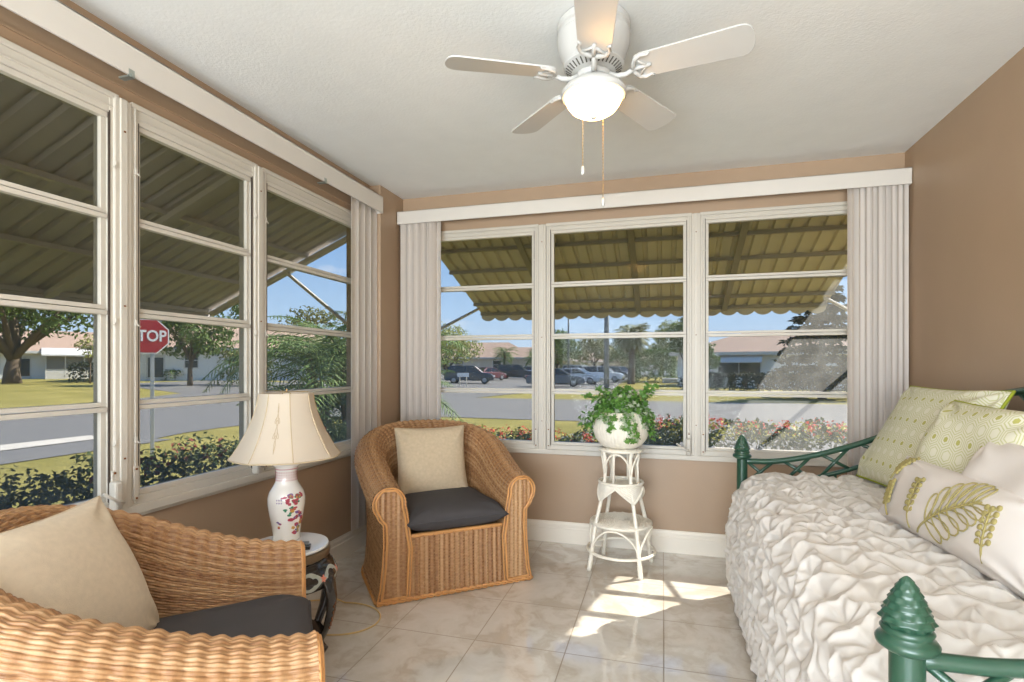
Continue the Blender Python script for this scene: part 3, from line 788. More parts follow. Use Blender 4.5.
# ================================================================== SIDE TABLE AND LAMP
TC = Vector((-1.53, 1.925, 0)); TZ = 0.445
def side_table():
    t = thing('side_table', 'round black lacquer side table with bowed legs and shell inlay under the lamp', 'table', TC)
    MB().lathe([(0, 0.432), (0.160, 0.432), (0.164, 0.436), (0.164, 0.441), (0.161, 0.445), (0, 0.445)], 56).build('glass_top', GLASSTOP, t, smooth=True, auto=0.6)
    MB().lathe([(0.0, 0.392), (0.158, 0.392), (0.168, 0.398), (0.171, 0.412), (0.171, 0.428), (0.166, 0.432), (0, 0.432)], 56).build('table_rim', STEEL, t, smooth=True, auto=0.6)
    MB().lathe([(0.150, 0.392), (0.168, 0.385), (0.166, 0.378), (0.180, 0.366), (0.198, 0.325), (0.196, 0.290), (0.180, 0.288), (0.150, 0.30)], 56).build('apron', LACQ, t, smooth=True)
    # inlaid cartouches: shell panels with three-lobed clouds, coral flowers between
    def surf(a, z, lift=0.0):
        r = np.interp(z, [0.290, 0.325, 0.366, 0.378], [0.196, 0.198, 0.180, 0.166]) + lift
        return Vector((r * math.cos(a), r * math.sin(a), z))
    def patch(mb, a, z, fn, lift, n=36, nr=4):
        """inlay following the curved apron: fn(angle) -> half extents"""
        P = [surf(a, z, lift)]
        for q in range(1, nr + 1):
            for i in range(n):
                x = 2 * PI * i / n; u, v_ = fn(x); P.append(surf(a + u * q / nr, z + v_ * q / nr, lift))
        for i in range(n):
            x = 2 * PI * i / n; u, v_ = fn(x); P.append(surf(a + u, z + v_, -0.002))
        f = [(0, 1 + i, 1 + (i + 1) % n) for i in range(n)]
        for q in range(nr): f += [(1 + q * n + i, 1 + q * n + (i + 1) % n, 1 + (q + 1) * n + (i + 1) % n, 1 + (q + 1) * n + i) for i in range(n)]
        mb.add(P, f)
    for k in range(10):
        a = 2 * PI * k / 10 + 0.17
        q4 = lambda x: 1 + 0.06 * math.cos(4 * x)
        sh = MB(); patch(sh, a, 0.330, lambda x: (0.265 * math.cos(x) * q4(x), 0.034 * math.sin(x) * q4(x)), 0.0012); so_ = sh.build('shell_panel', SHELL, t)
        def cloud(x):
            m = 0.55 + 0.45 * abs(math.sin(1.5 * x + PI / 2)) ; return (0.165 * math.cos(x) * (0.6 + 0.4 * m), 0.024 * math.sin(x) * m)
        cl = MB(); patch(cl, a, 0.331, cloud, 0.0028); cl.build('cloud_inlay', LACQ, so_)
        q5 = lambda x: 1 + 0.35 * math.cos(5 * x)
        fl = MB(); patch(fl, a + 0.314, 0.330, lambda x: (0.055 * math.cos(x) * q5(x), 0.0115 * math.sin(x) * q5(x)), 0.0024, 30); fl.build('coral_flower', CORAL, t)
    for k in range(5):
        a = 2 * PI * k / 5 + 0.05; c_, s_ = math.cos(a), math.sin(a)
        prof = [(0.172, 0.345), (0.196, 0.30), (0.207, 0.24), (0.203, 0.18), (0.186, 0.12), (0.160, 0.07), (0.150, 0.05), (0.158, 0.03), (0.172, 0.018), (0.168, 0.006), (0.150, 0.004)]
        wd = [0.042, 0.040, 0.036, 0.031, 0.026, 0.022, 0.021, 0.024, 0.026, 0.021, 0.016]
        th = [0.016, 0.016, 0.015, 0.014, 0.013, 0.013, 0.014, 0.014, 0.012, 0.006, 0.004]
        vs = []; n_ = len(prof)
        for i in range(n_):
            p0 = prof[max(i - 1, 0)]; p1 = prof[min(i + 1, n_ - 1)]
            tr, tz = p1[0] - p0[0], p1[1] - p0[1]; L = math.hypot(tr, tz); nr_, nz_ = -tz / L, tr / L
            for m in range(10):
                x = 2 * PI * m / 10
                rr = prof[i][0] + nr_ * th[i] * math.cos(x); z = max(0.0, prof[i][1] + nz_ * th[i] * math.cos(x)); w = wd[i] * math.sin(x)
                vs.append((rr * c_ - w * s_, rr * s_ + w * c_, z))
        fs = [(i * 10 + m, i * 10 + (m + 1) % 10, (i + 1) * 10 + (m + 1) % 10, (i + 1) * 10 + m) for i in range(n_ - 1) for m in range(10)] + [tuple(range(10)), tuple((n_ - 1) * 10 + m for m in range(10))]
        lg = MB().add(vs, fs).build('leg', LACQ, t, smooth=True)
        q = MB()
        for i, (dz, dr) in enumerate(((0.14, 0.0), (0.16, 0.0), (0.185, 0.0), (0.21, 0.0), (0.12, 0.0))):
            rr = np.interp(dz, [0.07, 0.12, 0.18, 0.24, 0.30], [0.160, 0.186, 0.203, 0.207, 0.196]) + 0.0135
            for ww in (-0.005, 0.004):
                q.box((rr * c_ - ww * s_, rr * s_ + ww * c_, dz + ww), (0.004, 0.006, 0.011), Matrix.Rotation(a, 3, 'Z'))
        q.build('gilt_inlay', M('gilt paint', (150, 96, 60), 0.4, metal=0.3), lg)
    MB().lathe([(0.0, 0.05), (0.05, 0.05), (0.145, 0.046), (0.150, 0.054), (0.145, 0.062), (0.05, 0.06), (0, 0.06)], 40).build('stretcher_disc', LACQ, t, smooth=True, auto=0.6)
side_table()

LC = Vector((-1.585, 1.985, TZ))
def lamp():
    t = thing('table_lamp', 'porcelain table lamp with a cream bell shade and painted flowers', 'lamp', LC)
    vp = [(0, 0.0), (0.055, 0.0), (0.058, 0.004), (0.055, 0.02), (0.060, 0.06), (0.070, 0.11), (0.077, 0.155), (0.077, 0.185), (0.070, 0.21), (0.056, 0.232), (0.046, 0.25), (0.043, 0.275), (0.044, 0.305), (0.049, 0.318), (0.058, 0.324), (0.060, 0.328), (0.057, 0.333), (0.04, 0.334), (0, 0.334)]
    v = MB().lathe(vp, 48).build('vase', PORC, t, smooth=True, auto=1.0)
    mb = MB(); zr = [p[1] for p in vp[2:16]]; rr = [p[0] for p in vp[2:16]]
    def patch(a, z, w, h, mi, n=8):
        mb.cur = mi; P = []
        for lift, k in ((0.0009, 1.0), (-0.001, 0.95)):
            for i in range(n):
                x = 2 * PI * i / n; z2 = z + h * k * math.sin(x); r = float(np.interp(z2, zr, rr)) + lift
                a2 = a + w * k / r * math.cos(x); P.append((r * math.cos(a2), r * math.sin(a2), z2))
        mb.add(P, [tuple(range(n))] + [(i, (i + 1) % n, n + (i + 1) % n, n + i) for i in range(n)])
    r = random.Random(5)
    for a0 in (-0.62, 2.5):
        for i in range(44):
            q = r.random(); z = 0.03 + 0.175 * q; a = a0 + 0.25 + r.gauss(0, 0.22) + 0.25 * math.sin(q * 6)
            m_ = r.choice([0, 0, 0, 1, 2, 3]); s = r.uniform(0.005, 0.011)
            for k in range(3): patch(a + r.uniform(-0.09, 0.09), z + r.uniform(-0.006, 0.006), s * r.uniform(0.6, 1.3), s * r.uniform(0.4, 0.8), m_)
        for i in range(12): patch(a0 + 0.1 + r.uniform(0, 0.6), 0.185 + r.uniform(-0.012, 0.018), 0.010, 0.005, r.choice([1, 1, 0]))
        for i in range(5): patch(a0 - 0.75 + r.uniform(-0.1, 0.1), 0.06 + r.uniform(0, 0.03), 0.006, 0.004, r.choice([2, 0, 3]))
        for i in range(8): patch(a0 - 0.8 + 0.09 * (i % 4), 0.185 - 0.012 * (i // 4), 0.0016, 0.004, 2)
    for i in range(28):
        for k in range(4): patch(2 * PI * i / 28, 0.262 + 0.011 * k, 0.0022, 0.0032, 0, 6)
    for i in range(40): patch(2 * PI * i / 40, 0.309, 0.0032, 0.0022, 0, 6)
    mb.build('painted_decoration', [RED, GREEN, PURP, OCHRE], v)
    MB().lathe([(0, 0.333), (0.02, 0.333), (0.021, 0.34), (0.012, 0.345), (0.012, 0.375), (0.018, 0.378), (0.018, 0.41), (0, 0.412)], 24).build('socket', CHAIN, t, smooth=True, auto=0.6)
    b = MB().lathe([(0, 0.41), (0.014, 0.412), (0.03, 0.45), (0.032, 0.475), (0.02, 0.50), (0, 0.507)], 20).build('bulb', PORC, t, smooth=True)
    h = MB()
    for s in (-1, 1): h.tube([(0.018 * s, 0, 0.375), (0.055 * s, 0, 0.43), (0.06 * s, 0, 0.55), (0.02 * s, 0, 0.637), (0, 0, 0.642)], 0.0022, 6)
    h.tube([(0, 0, 0.64), (0, 0, 0.655)], 0.004, 8)
    h.build('harp', CHAIN, t, smooth=True)
    # bell shade: eight cloth gores between wires
    zz = np.linspace(0.362, 0.648, 28); k = (zz - 0.362) / 0.286
    rad = 0.110 + 0.114 * (1 - k) ** 1.7 + 0.003 * np.exp(-k / 0.03)
    def gore(a, z): 
        x = (a * 8 / (2 * PI)) % 1.0
        return 1 - 0.030 * (math.sin(PI * x)) ** 1.0
    prof = list(zip(rad, zz)); prof_in = [(r_ - 0.003, z) for r_, z in prof[::-1]]
    s = MB().lathe(prof + prof_in + [prof[0]], 96, mod=gore).build('lamp_shade', SHADE, t, smooth=True, auto=1.2)
    p = MB()
    for i in range(8):
        a = 2 * PI * i / 8
        p = MB(); p.tube([((r_ + 0.0006) * math.cos(a), (r_ + 0.0006) * math.sin(a), z) for r_, z in prof], 0.0022, 6).build('shade_piping', SEAM, s, smooth=True)
    for z, r_ in ((0.363, rad[0]), (0.648, rad[-1])):
        p = MB().tube([(r_ * gore(a, z) * math.cos(a), r_ * gore(a, z) * math.sin(a), z) for a in [2 * PI * i / 96 for i in range(96)]], 0.0035, 6, closed=True).build('shade_rim', SEAM, s, smooth=True)
    MB().tube([(0.118 * math.cos(a), 0.118 * math.sin(a), 0.648) for a in [PI * i / 4 for i in range(8)]][:0] or [(-0.11, 0, 0.645), (0, 0, 0.645), (0.11, 0, 0.645)], 0.002, 6).build('spider', CHAIN, t)
    e = MB()
    a0 = -PI / 8 - PI / 4 * 1 + 0.02
    def sp(a, z): 
        r_ = float(np.interp(z, zz, rad)) * gore(a, z) + 0.0012; return (r_ * math.cos(a), r_ * math.sin(a), z)
    for z0, z1, A, ph in ((0.40, 0.60, 0.035, 0), (0.40, 0.60, 0.035, PI)):
        e.tube([sp(a0 + A * math.sin(ph + 12 * (z - z0) / (z1 - z0)) * math.sin(PI * (z - z0) / (z1 - z0)), z) for z in np.linspace(z0, z1, 50)], 0.0011, 5)
    for z in (0.47, 0.53):
        for sg in (-1, 1):
            e.tube([sp(a0 + sg * (0.02 + 0.05 * math.sin(q * 2.2)), z + 0.012 * math.cos(q * 3.0)) for q in np.linspace(0, 1.6, 14)], 0.0010, 5)
    e.build('scroll_embroidery', SEAM, s, smooth=True)
lamp()
t = thing('trinket_box', 'small dark box lying on the round side table by the lamp', 'box', (-1.435, 1.885, TZ + 0.0005), 0.5)
MB().box((0, 0, 0.008), (0.075, 0.035, 0.016)).build('box_base', LACQ, t, bevel=0.002)
MB().box((0.004, 0.0, 0.0225), (0.055, 0.026, 0.013)).build('box_lid', M('dull pewter', (110, 110, 108), 0.35, metal=0.6), t, bevel=0.003)
o = MB(); pts = []
for i in range(40):
    q = i / 39; a = -1.7 + 3.6 * q; pts.append((-1.48 + 0.20 * math.cos(a), 2.22 + 0.16 * math.sin(a), 0.006))
pts += [(-1.62, 2.40, 0.006), (-1.80, 2.30, 0.006), (-1.90, 2.2, 0.006), (-1.912, 2.18, 0.09)]
tag(o.tube(pts, 0.004, 8).build('lamp_cord', CORD, smooth=True), 'beige lamp cord looping over the tiles behind the side table', 'cord')

# ================================================================== PLANT STAND WITH IVY
PC = Vector((-0.243, 3.268, 0)); PA = math.radians(35)
def plant_stand():
    t = thing('plant_stand', 'tall white wicker plant stand with two shelves under the window', 'plant stand', PC, 0)
    R = lambda a, r, z: (r * math.cos(a), r * math.sin(a), z)
    A = [PA + PI / 2 * k for k in range(4)]
    for a in A:
        MB().tube([R(a, 0.214, 0.0), R(a, 0.196, 0.10), R(a, 0.176, 0.235), R(a, 0.168, 0.275), R(a, 0.135, 0.40), R(a, 0.116, 0.475), R(a, 0.110, 0.52), R(a, 0.104, 0.60), R(a, 0.108, 0.66), R(a, 0.120, 0.705)], [0.013, 0.0125, 0.012, 0.0115, 0.011, 0.011, 0.0105, 0.0105, 0.0105, 0.011], 10).build('leg', RATTAN, t, smooth=True)
        w = MB()
        for z in np.arange(0.012, 0.075, 0.007):
            r_ = 0.214 - 0.18 * z; c = R(a, r_, z); w.lathe([(0.0125, -0.003), (0.0152, 0), (0.0125, 0.003)], 12, c)
        w.build('foot_wrap', RATTAN, t, smooth=True)
    def disc(name, r, z, th, spokes):
        m = MB(); m.lathe([(0, z - th), (r - 0.008, z - th), (r, z - th * 0.5), (r - 0.006, z), (0, z)], 48)
        o = m.build(name, RATTAN, t, smooth=True, auto=0.7)
        s = MB()
        for k in range(int(r / 0.011)):
            rr = r - 0.006 - 0.011 * k
            if rr < 0.012: break
            s.tube([(rr * math.cos(x), rr * math.sin(x), z + 0.0025 * math.cos(spokes * x / 2 + PI * k)) for x in [2 * PI * i / (spokes * 2) for i in range(spokes * 2)]], 0.0052, 6, closed=True)
        s.build('shelf_weave', RATTAN, o, smooth=True); return o
    disc('lower_shelf', 0.172, 0.275, 0.022, 40)
    disc('top_shelf', 0.122, 0.708, 0.018, 30)
    ring = lambda r, z, q: MB().tube([R(2 * PI * i / 48, r, z) for i in range(48)], q, 8, closed=True).build('hoop', RATTAN, t, smooth=True)
    ring(0.198, 0.105, 0.009); ring(0.176, 0.268, 0.009); ring(0.124, 0.702, 0.009)
    for k in range(4):
        a0 = A[k]
        P = []
        for i in range(21):
            q = i / 20; a = a0 + PI / 2 * q; z = 0.11 + 0.145 * math.sin(PI * q) ** 0.55; r = 0.197 + (0.178 - 0.197) * (z - 0.105) / 0.165
            P.append(R(a, r, z))
        MB().tube(P, 0.0062, 8).build('arch_rod', RATTAN, t, smooth=True)
        P = []
        for i in range(17):
            q = i / 16; a = a0 + PI / 2 * q; z = 0.55 + 0.135 * math.sin(PI * q) ** 0.5; P.append(R(a, 0.112, z))
        MB().tube(P, 0.0058, 8).build('arch_rod', RATTAN, t, smooth=True)
        am = a0 + PI / 4
        MB().tube([R(am - 0.16, 0.108, 0.49), R(am - 0.16, 0.104, 0.62), R(am - 0.12, 0.112, 0.70)], 0.0075, 8).build('upright_rod', RATTAN, t, smooth=True)
    # middle gallery: a woven band with a zigzag lower edge
    na, nz = 240, 40; P = np.zeros((na + 1, nz, 3))
    for i in range(na + 1):
        a = PA + 2 * PI * i / na; q = (i / na * 4) % 1.0
        zlow = 0.490 - 0.085 * abs(2 * q - 1); ztop = 0.505
        zz = np.linspace(zlow, ztop, nz)
        rr = 0.126 + (0.505 - zz) * 0.12 + 0.0022 * np.cos(zz * 2 * PI / 0.012 + (i % 6) * PI / 3)
        P[i, :, 0] = rr * math.cos(a); P[i, :, 1] = rr * math.sin(a); P[i, :, 2] = zz
    g = grid_obj('gallery_band', P, RATTAN, t); so_ = g.modifiers.new('solid', 'SOLIDIFY'); so_.thickness = 0.004
    e = MB(); e.tube([R(2 * PI * i / 48, 0.127, 0.508) for i in range(48)], 0.009, 8, closed=True)
    pts = []
    for i in range(160):
        q = (i / 160 * 4) % 1.0; z = 0.487 - 0.085 * abs(2 * q - 1); pts.append(R(PA + 2 * PI * i / 160, 0.128 + (0.505 - z) * 0.12, z))
    e.tube(pts, 0.007, 8, closed=True); e.build('gallery_edge', RATTAN, g, smooth=True)
    MB().lathe([(0, 0.488), (0.118, 0.488), (0.118, 0.496), (0, 0.496)], 32).build('middle_shelf', RATTAN, t)
plant_stand()

def leafy(centers, normals_, size, outline, seed, flat=0.3):
    """many small leaves: outline = 2-D polygon with its base at (0,0), folded slightly along the midrib"""
    r = random.Random(seed); mb = MB()
    for c, nn in zip(centers, normals_):
        s = size * r.uniform(0.6, 1.25); nn = Vector(nn).normalized() + Vector((r.gauss(0, flat), r.gauss(0, flat), r.gauss(0, flat)))
        nn.normalize(); d = nn.orthogonal().normalized(); d.rotate(Matrix.Rotation(r.uniform(0, 2 * PI), 3, nn)); w = nn.cross(d); c = Vector(c)
        mb.add([c + (d * y + w * x) * s + nn * (abs(x) * 0.35 * s - y * y * 0.25 * s) for x, y in outline], [tuple(range(len(outline)))])
    return mb
IVY = [(0, 0), (-0.25, -0.12), (-0.5, 0.05), (-0.28, 0.28), (-0.52, 0.55), (-0.2, 0.52), (0, 1.0), (0.2, 0.52), (0.52, 0.55), (0.28, 0.28), (0.5, 0.05), (0.25, -0.12)]
def pot():
    t = thing('potted_ivy', 'green ivy in a round white ribbed pot on the plant stand', 'potted plant', PC + Vector((0, 0, 0.7135)))
    pr = [(0, 0), (0.095, 0.0), (0.118, 0.015), (0.148, 0.055), (0.164, 0.10), (0.166, 0.135), (0.156, 0.175), (0.140, 0.205), (0.132, 0.215)]
    pi_ = [(r * 0.95, z) for r, z in pr[::-1][:-1]] + [(0, 0.01)]
    MB().lathe(pr + pi_, 160, mod=lambda a, z: 1 + 0.016 * math.cos(44 * a) * (1 if z > 0.005 else 0)).build('ribbed_pot', RATTAN, t, smooth=True)
    MB().lathe([(0, 0.19), (0.12, 0.185), (0.12, 0.175), (0, 0.175)], 24).build('soil', SOIL, t)
    r = random.Random(11); C_, N_ = [], []; S = MB(); C2, N2 = [], []
    for i in range(96):
        a = r.uniform(0, 2 * PI); reach = r.uniform(0.02, 0.215); hi = r.uniform(0.03, 0.135) * (1.15 - reach / 0.28)
        drop = r.uniform(0.05, 0.19) if reach > 0.15 and math.sin(a) < 0.9 else r.uniform(-0.03, 0.04)
        P = []
        for k in range(9):
            q = k / 8; rr = 0.03 + (reach - 0.03) * min(1, q * 1.3) if reach > 0.03 else reach * q
            z = 0.185 + hi * math.sin(PI * min(q * 0.9, 0.62)) * 1.2 - (drop * max(0, q - 0.45) / 0.55 if drop > 0 else drop * q)
            P.append(Vector((rr * math.cos(a + 0.3 * q), rr * math.sin(a + 0.3 * q), z)))
        S.tube(P, 0.0016, 5)
        for k in range(2, 9):
            for _ in range(3):
                c = P[k] + Vector((r.gauss(0, 0.016), r.gauss(0, 0.016), r.gauss(0, 0.013)))
                rad = math.hypot(c.x, c.y)
                if c.z < 0.2 and rad < 0.175: c.x *= 0.178 / max(rad, 0.02); c.y *= 0.178 / max(rad, 0.02)
                nn = (c.x * 4, c.y * 4, 0.7)
                if r.random() < 0.70: C_.append(c); N_.append(nn)
                else: C2.append(c); N2.append(nn)
    for ang, up_, L in ((-0.15, 0.17, 0.19), (3.3, 0.12, 0.21), (0.35, 0.14, 0.16), (2.7, 0.15, 0.15)):
        P = [Vector((L * q * math.cos(ang), L * q * math.sin(ang), 0.19 + up_ * q ** 0.8)) for q in np.linspace(0, 1, 8)]
        S.tube(P, 0.0016, 5)
        for p in P[3:]:
            for _ in range(4): C_.append(p + Vector((r.gauss(0, 0.013), r.gauss(0, 0.013), r.gauss(0, 0.013)))); N_.append((0.2, -0.6, 0.7))
    S.build('stems', LEAF, t)
    leafy(C_, N_, 0.036, IVY, 1, 0.45).build('foliage', LEAF, t); leafy(C2, N2, 0.028, IVY, 2, 0.5).build('pale_leaves', LEAF2, t)
pot()

# ================================================================== DAYBED
BX0, BX1, BY0, BY1 = 0.402, 1.275, 1.065, 3.05; DZ = 0.038
def daybed():
    t = thing('daybed', 'green metal daybed with pinecone finials along the right wall', 'daybed')
    for yy in (BY0, BY1):
        p = MB(); p.lathe([(0, 0), (0.03, 0.0), (0.03, 0.02), (0.0265, 0.03), (0.0265, 0.675 + DZ), (0, 0.675 + DZ)], 28, (BX0, yy, 0))
        po = p.build('post', GREENMET, t, smooth=True, auto=0.6)
        f = MB(); f.lathe([(0.026, 0.672), (0.034, 0.676), (0.0455, 0.684), (0.047, 0.691), (0.043, 0.697), (0.036, 0.701), (0.037, 0.706), (0.040, 0.711), (0.036, 0.716), (0.030, 0.719), (0.0, 0.72)], 32, (BX0, yy, DZ))
        f.build('collar', GREENMET, po, smooth=True)
        c = MB(); na, nz = 48, 40
        P = np.zeros((na + 1, nz, 3))
        for i in range(na + 1):
            a = 2 * PI * i / na
            for j in range(nz):
                q = j / (nz - 1); r = 0.043 * (1 - q) ** 0.62 * (0.72 + 0.28 * min(1, q / 0.12)) if q < 1 else 0
                row = q * 8; k = math.floor(row); fr = row - k
                sc_ = abs(math.cos(a * 5 + (PI / 2 if k % 2 else 0)))
                r *= 1 + 0.16 * (1 - fr) * sc_ - 0.06
                P[i, j] = (BX0 + r * math.cos(a), yy + r * math.sin(a), 0.716 + DZ + 0.086 * q)
        grid_obj('pinecone_finial', P, GREENMET, po)
        b = MB(); b.tube([(BX1, yy, 0), (BX1, yy, 0.99)], 0.0265, 16); b.build('post', GREENMET, t, smooth=True)
        zt = lambda x: 0.700 + 0.25 * max(0, (x - 0.5) / 0.75) ** 1.55
        xs = np.linspace(BX0, BX1, 24)
        e = MB(); e.tube([(x, yy, zt(x)) for x in xs], 0.0145, 12); e.tube([(x, yy, zt(x) - 0.115) for x in xs], 0.011, 10); e.tube([(BX0, yy, 0.27), (BX1, yy, 0.27)], 0.0145, 10)
        eo = e.build('arm_rail', GREENMET, t, smooth=True)
        x_ = MB(); nX = 5; w = (BX1 - BX0) / nX
        for k in range(nX):
            a, b_ = BX0 + w * k + 0.02, BX0 + w * (k + 1) - 0.02
            x_.tube([(a, yy, zt(a)), (b_, yy, zt(b_) - 0.115)], 0.0085, 8); x_.tube([(a, yy, zt(a) - 0.115), (b_, yy, zt(b_))], 0.0085, 8)
        for k in range(7):
            a = BX0 + (BX1 - BX0) * (k + 0.5) / 7; x_.tube([(a, yy, 0.27), (a, yy, zt(a) - 0.115)], 0.007, 8)
        x_.build('lattice', GREENMET, eo, smooth=True)
    k = MB(); ys = np.linspace(BY0, BY1, 40); zz = [0.98 + 0.15 * math.sin(PI * (y - BY0) / (BY1 - BY0)) for y in ys]
    k.tube([(BX1, y, z) for y, z in zip(ys, zz)], 0.0145, 12); k.tube([(BX1, y, z - 0.11) for y, z in zip(ys, zz)], 0.011, 10); k.tube([(BX1, BY0, 0.30), (BX1, BY1, 0.30)], 0.0145, 10)
    ko = k.build('back_rail', GREENMET, t, smooth=True)
    x_ = MB()
    for i in range(10):
        a, b_ = BY0 + 0.1985 * i + 0.02, BY0 + 0.1985 * (i + 1) - 0.02
        za, zb = np.interp(a, ys, zz), np.interp(b_, ys, zz)
        x_.tube([(BX1, a, za), (BX1, b_, zb - 0.11)], 0.0085, 8); x_.tube([(BX1, a, za - 0.11), (BX1, b_, zb)], 0.0085, 8)
    x_.build('lattice', GREENMET, ko, smooth=True)
    MB().bx(0.44, 1.245, BY0 + 0.03, BY1 - 0.03, 0.27, 0.33).build('platform', GREENMET, t, bevel=0.01)
daybed()
tag(MB().bx(0.44, 1.24, BY0 + 0.06, BY1 - 0.06, 0.331, 0.605).build('mattress', MATT, bevel=0.04), 'white mattress under the ruched coverlet on the green daybed', 'mattress')

def coverlet():
    # profile across the bed: wall side, over the top, down the front to the floor
    prof = [(1.242, 0.632), (1.1, 0.638), (0.9, 0.642), (0.7, 0.644), (0.54, 0.642), (0.462, 0.630), (0.406, 0.600), (0.376, 0.550), (0.356, 0.47), (0.338, 0.34), (0.338, 0.20), (0.352, 0.03)]
    p = np.array(prof); d = np.concatenate([[0], np.cumsum(np.linalg.norm(np.diff(p, axis=0), axis=1))])
    ns = 300; s = np.linspace(0, d[-1], ns); px, pz = np.interp(s, d, p[:, 0]), np.interp(s, d, p[:, 1])
    for _ in range(60): px[1:-1] = (px[:-2] + 2 * px[1:-1] + px[2:]) / 4; pz[1:-1] = (pz[:-2] + 2 * pz[1:-1] + pz[2:]) / 4
    y0, y1 = BY0 + 0.055, BY1 - 0.03
    L = y1 - y0; ne = 34; nm = 440; drop = 0.40
    v = np.concatenate([np.linspace(-drop, 0, ne + 1)[:-1], np.linspace(0, L, nm), np.linspace(L, L + drop, ne + 1)[1:]])
    P = np.zeros((ns, len(v), 3)); S, Vv = np.meshgrid(s, v, indexing='ij')
    rr = 0.07
    for j, vv in enumerate(v):
        if vv < 0: k = min(1, (-vv) / drop); yy = y0; fz = 1 - k
        elif vv > L: k = min(1, (vv - L) / drop); yy = y1; fz = 1 - k
        else: k = 0; yy = y0 + vv; fz = 1
        e = min(max(vv, 0), max(L - vv, 0)) if 0 <= vv <= L else 0
        rd = rr * (1 - min(1, e / rr)); dz = rd * rd / rr * 0.45
        P[:, j, 0] = px + 0.0; P[:, j, 1] = yy
        P[:, j, 2] = 0.03 + (np.maximum(pz - dz * (pz / 0.6), 0.03) - 0.03) * fz if fz >= 1 else np.minimum(np.maximum(pz - dz * (pz / 0.6), 0.03), 0.15 + 0.45 * fz)
    # pinched points on a staggered lattice, cloth ruching up between them
    r = np.random.RandomState(3); step = 0.128; pts = []
    i = 0; a = -0.1
    while a < d[-1] + 0.1:
        b = -drop + (step / 2 if i % 2 else 0)
        while b < L + drop:
            pts.append((a + r.uniform(-0.026, 0.026), b + r.uniform(-0.026, 0.026))); b += step
        a += step * 0.82; i += 1
    pts = np.array(pts); ph = r.uniform(0, 2 * PI, len(pts)); kf = r.randint(4, 7, len(pts))
    Hh = np.zeros_like(S)
    for j in range(len(v)):
        near = np.abs(pts[:, 1] - v[j]) < 0.2
        q = pts[near]; pq, kq = ph[near], kf[near]
        dx = s[:, None] - q[None, :, 0] + 0.012 * np.sin(v[j] * 31 + s[:, None] * 17); dy = (v[j] - q[None, :, 1]) * 0.85 + 0.012 * np.sin(s[:, None] * 37 + v[j] * 9); dd = np.hypot(dx, dy)
        o = np.argsort(dd, axis=1)[:, :2]; ii = np.arange(ns)
        d1, d2 = dd[ii, o[:, 0]], dd[ii, o[:, 1]]
        th = np.arctan2(np.broadcast_to(dy, dd.shape)[ii, o[:, 0]], dx[ii, o[:, 0]])
        tri = np.abs(((kq[o[:, 0]] * th + pq[o[:, 0]]) / PI) % 2 - 1) * 2 - 1
        Hh[:, j] = 0.022 * (1 - np.exp(-(d1 / 0.042) ** 1.5)) + 0.0075 * tri * np.exp(-((d1 - 0.040) / 0.030) ** 2) + 0.0075 * np.clip(1 - (d2 - d1) / 0.022, 0, 1)
    Hh += 0.004 * wave2(S * 1.6, Vv, 8, 8, 34)
    for _ in range(1): Hh[1:-1, 1:-1] = (Hh[1:-1, 1:-1] * 4 + Hh[:-2, 1:-1] + Hh[2:, 1:-1] + Hh[1:-1, :-2] + Hh[1:-1, 2:]) / 8
    N = normals(P)
    if N[20, nm // 2, 2] < 0: N = -N
    N = np.nan_to_num(N)
    for _ in range(4): N[:, 1:-1] = N[:, :-2] + 2 * N[:, 1:-1] + N[:, 2:]; N /= np.maximum(np.linalg.norm(N, axis=2, keepdims=True), 1e-6)
    P += N * (Hh * np.clip((d[-1] - S) / 0.02, 0.25, 1))[..., None]
    P[..., 2] = np.maximum(P[..., 2], 0.008)
    o = grid_obj('coverlet', P, BEDCLOTH, None)
    tag(o, 'ivory ruched coverlet draped over the daybed to the floor', 'bedspread')
coverlet()

WALLN = Vector((-1, 0, 0))
o = tag(pillow_obj('sham', HEX1, None, 0.71, 0.50, 0.16, 41, pinch=0.05, wr=0.009, wf=10, n=70), 'green honeycomb sham farthest from the camera, standing against the wall', 'pillow', 'green patterned shams')
place(o, (1.060, 2.655, 0.885), (0.06, -1, 0.01), (0.47, 0.04, 0.88)); welt(0.71, 0.50, PIPE, o, 0.006, 0.05)
o = tag(pillow_obj('sham', HEX1, None, 0.64, 0.44, 0.17, 47, pinch=0.06, wr=0.013, wf=11, n=70), 'green honeycomb sham slumped in front of the other, nearer the camera', 'pillow', 'green patterned shams')
place(o, (0.985, 2.075, 0.865), (0.05, -1, -0.01), (0.42, 0.0, 0.90)); welt(0.64, 0.44, PIPE, o, 0.006, 0.06)
o = tag(pillow_obj('plain_pillow', WHITEC, None, 0.50, 0.37, 0.15, 52, pinch=0.07, wr=0.008, n=60), 'plain white pillow between the green shams and the embroidered bolster', 'pillow')
place(o, (0.915, 1.745, 0.815), (0.08, -1, -0.02), (0.50, 0.08, 0.85)); welt(0.50, 0.37, WHITEC, o, 0.003, 0.07)
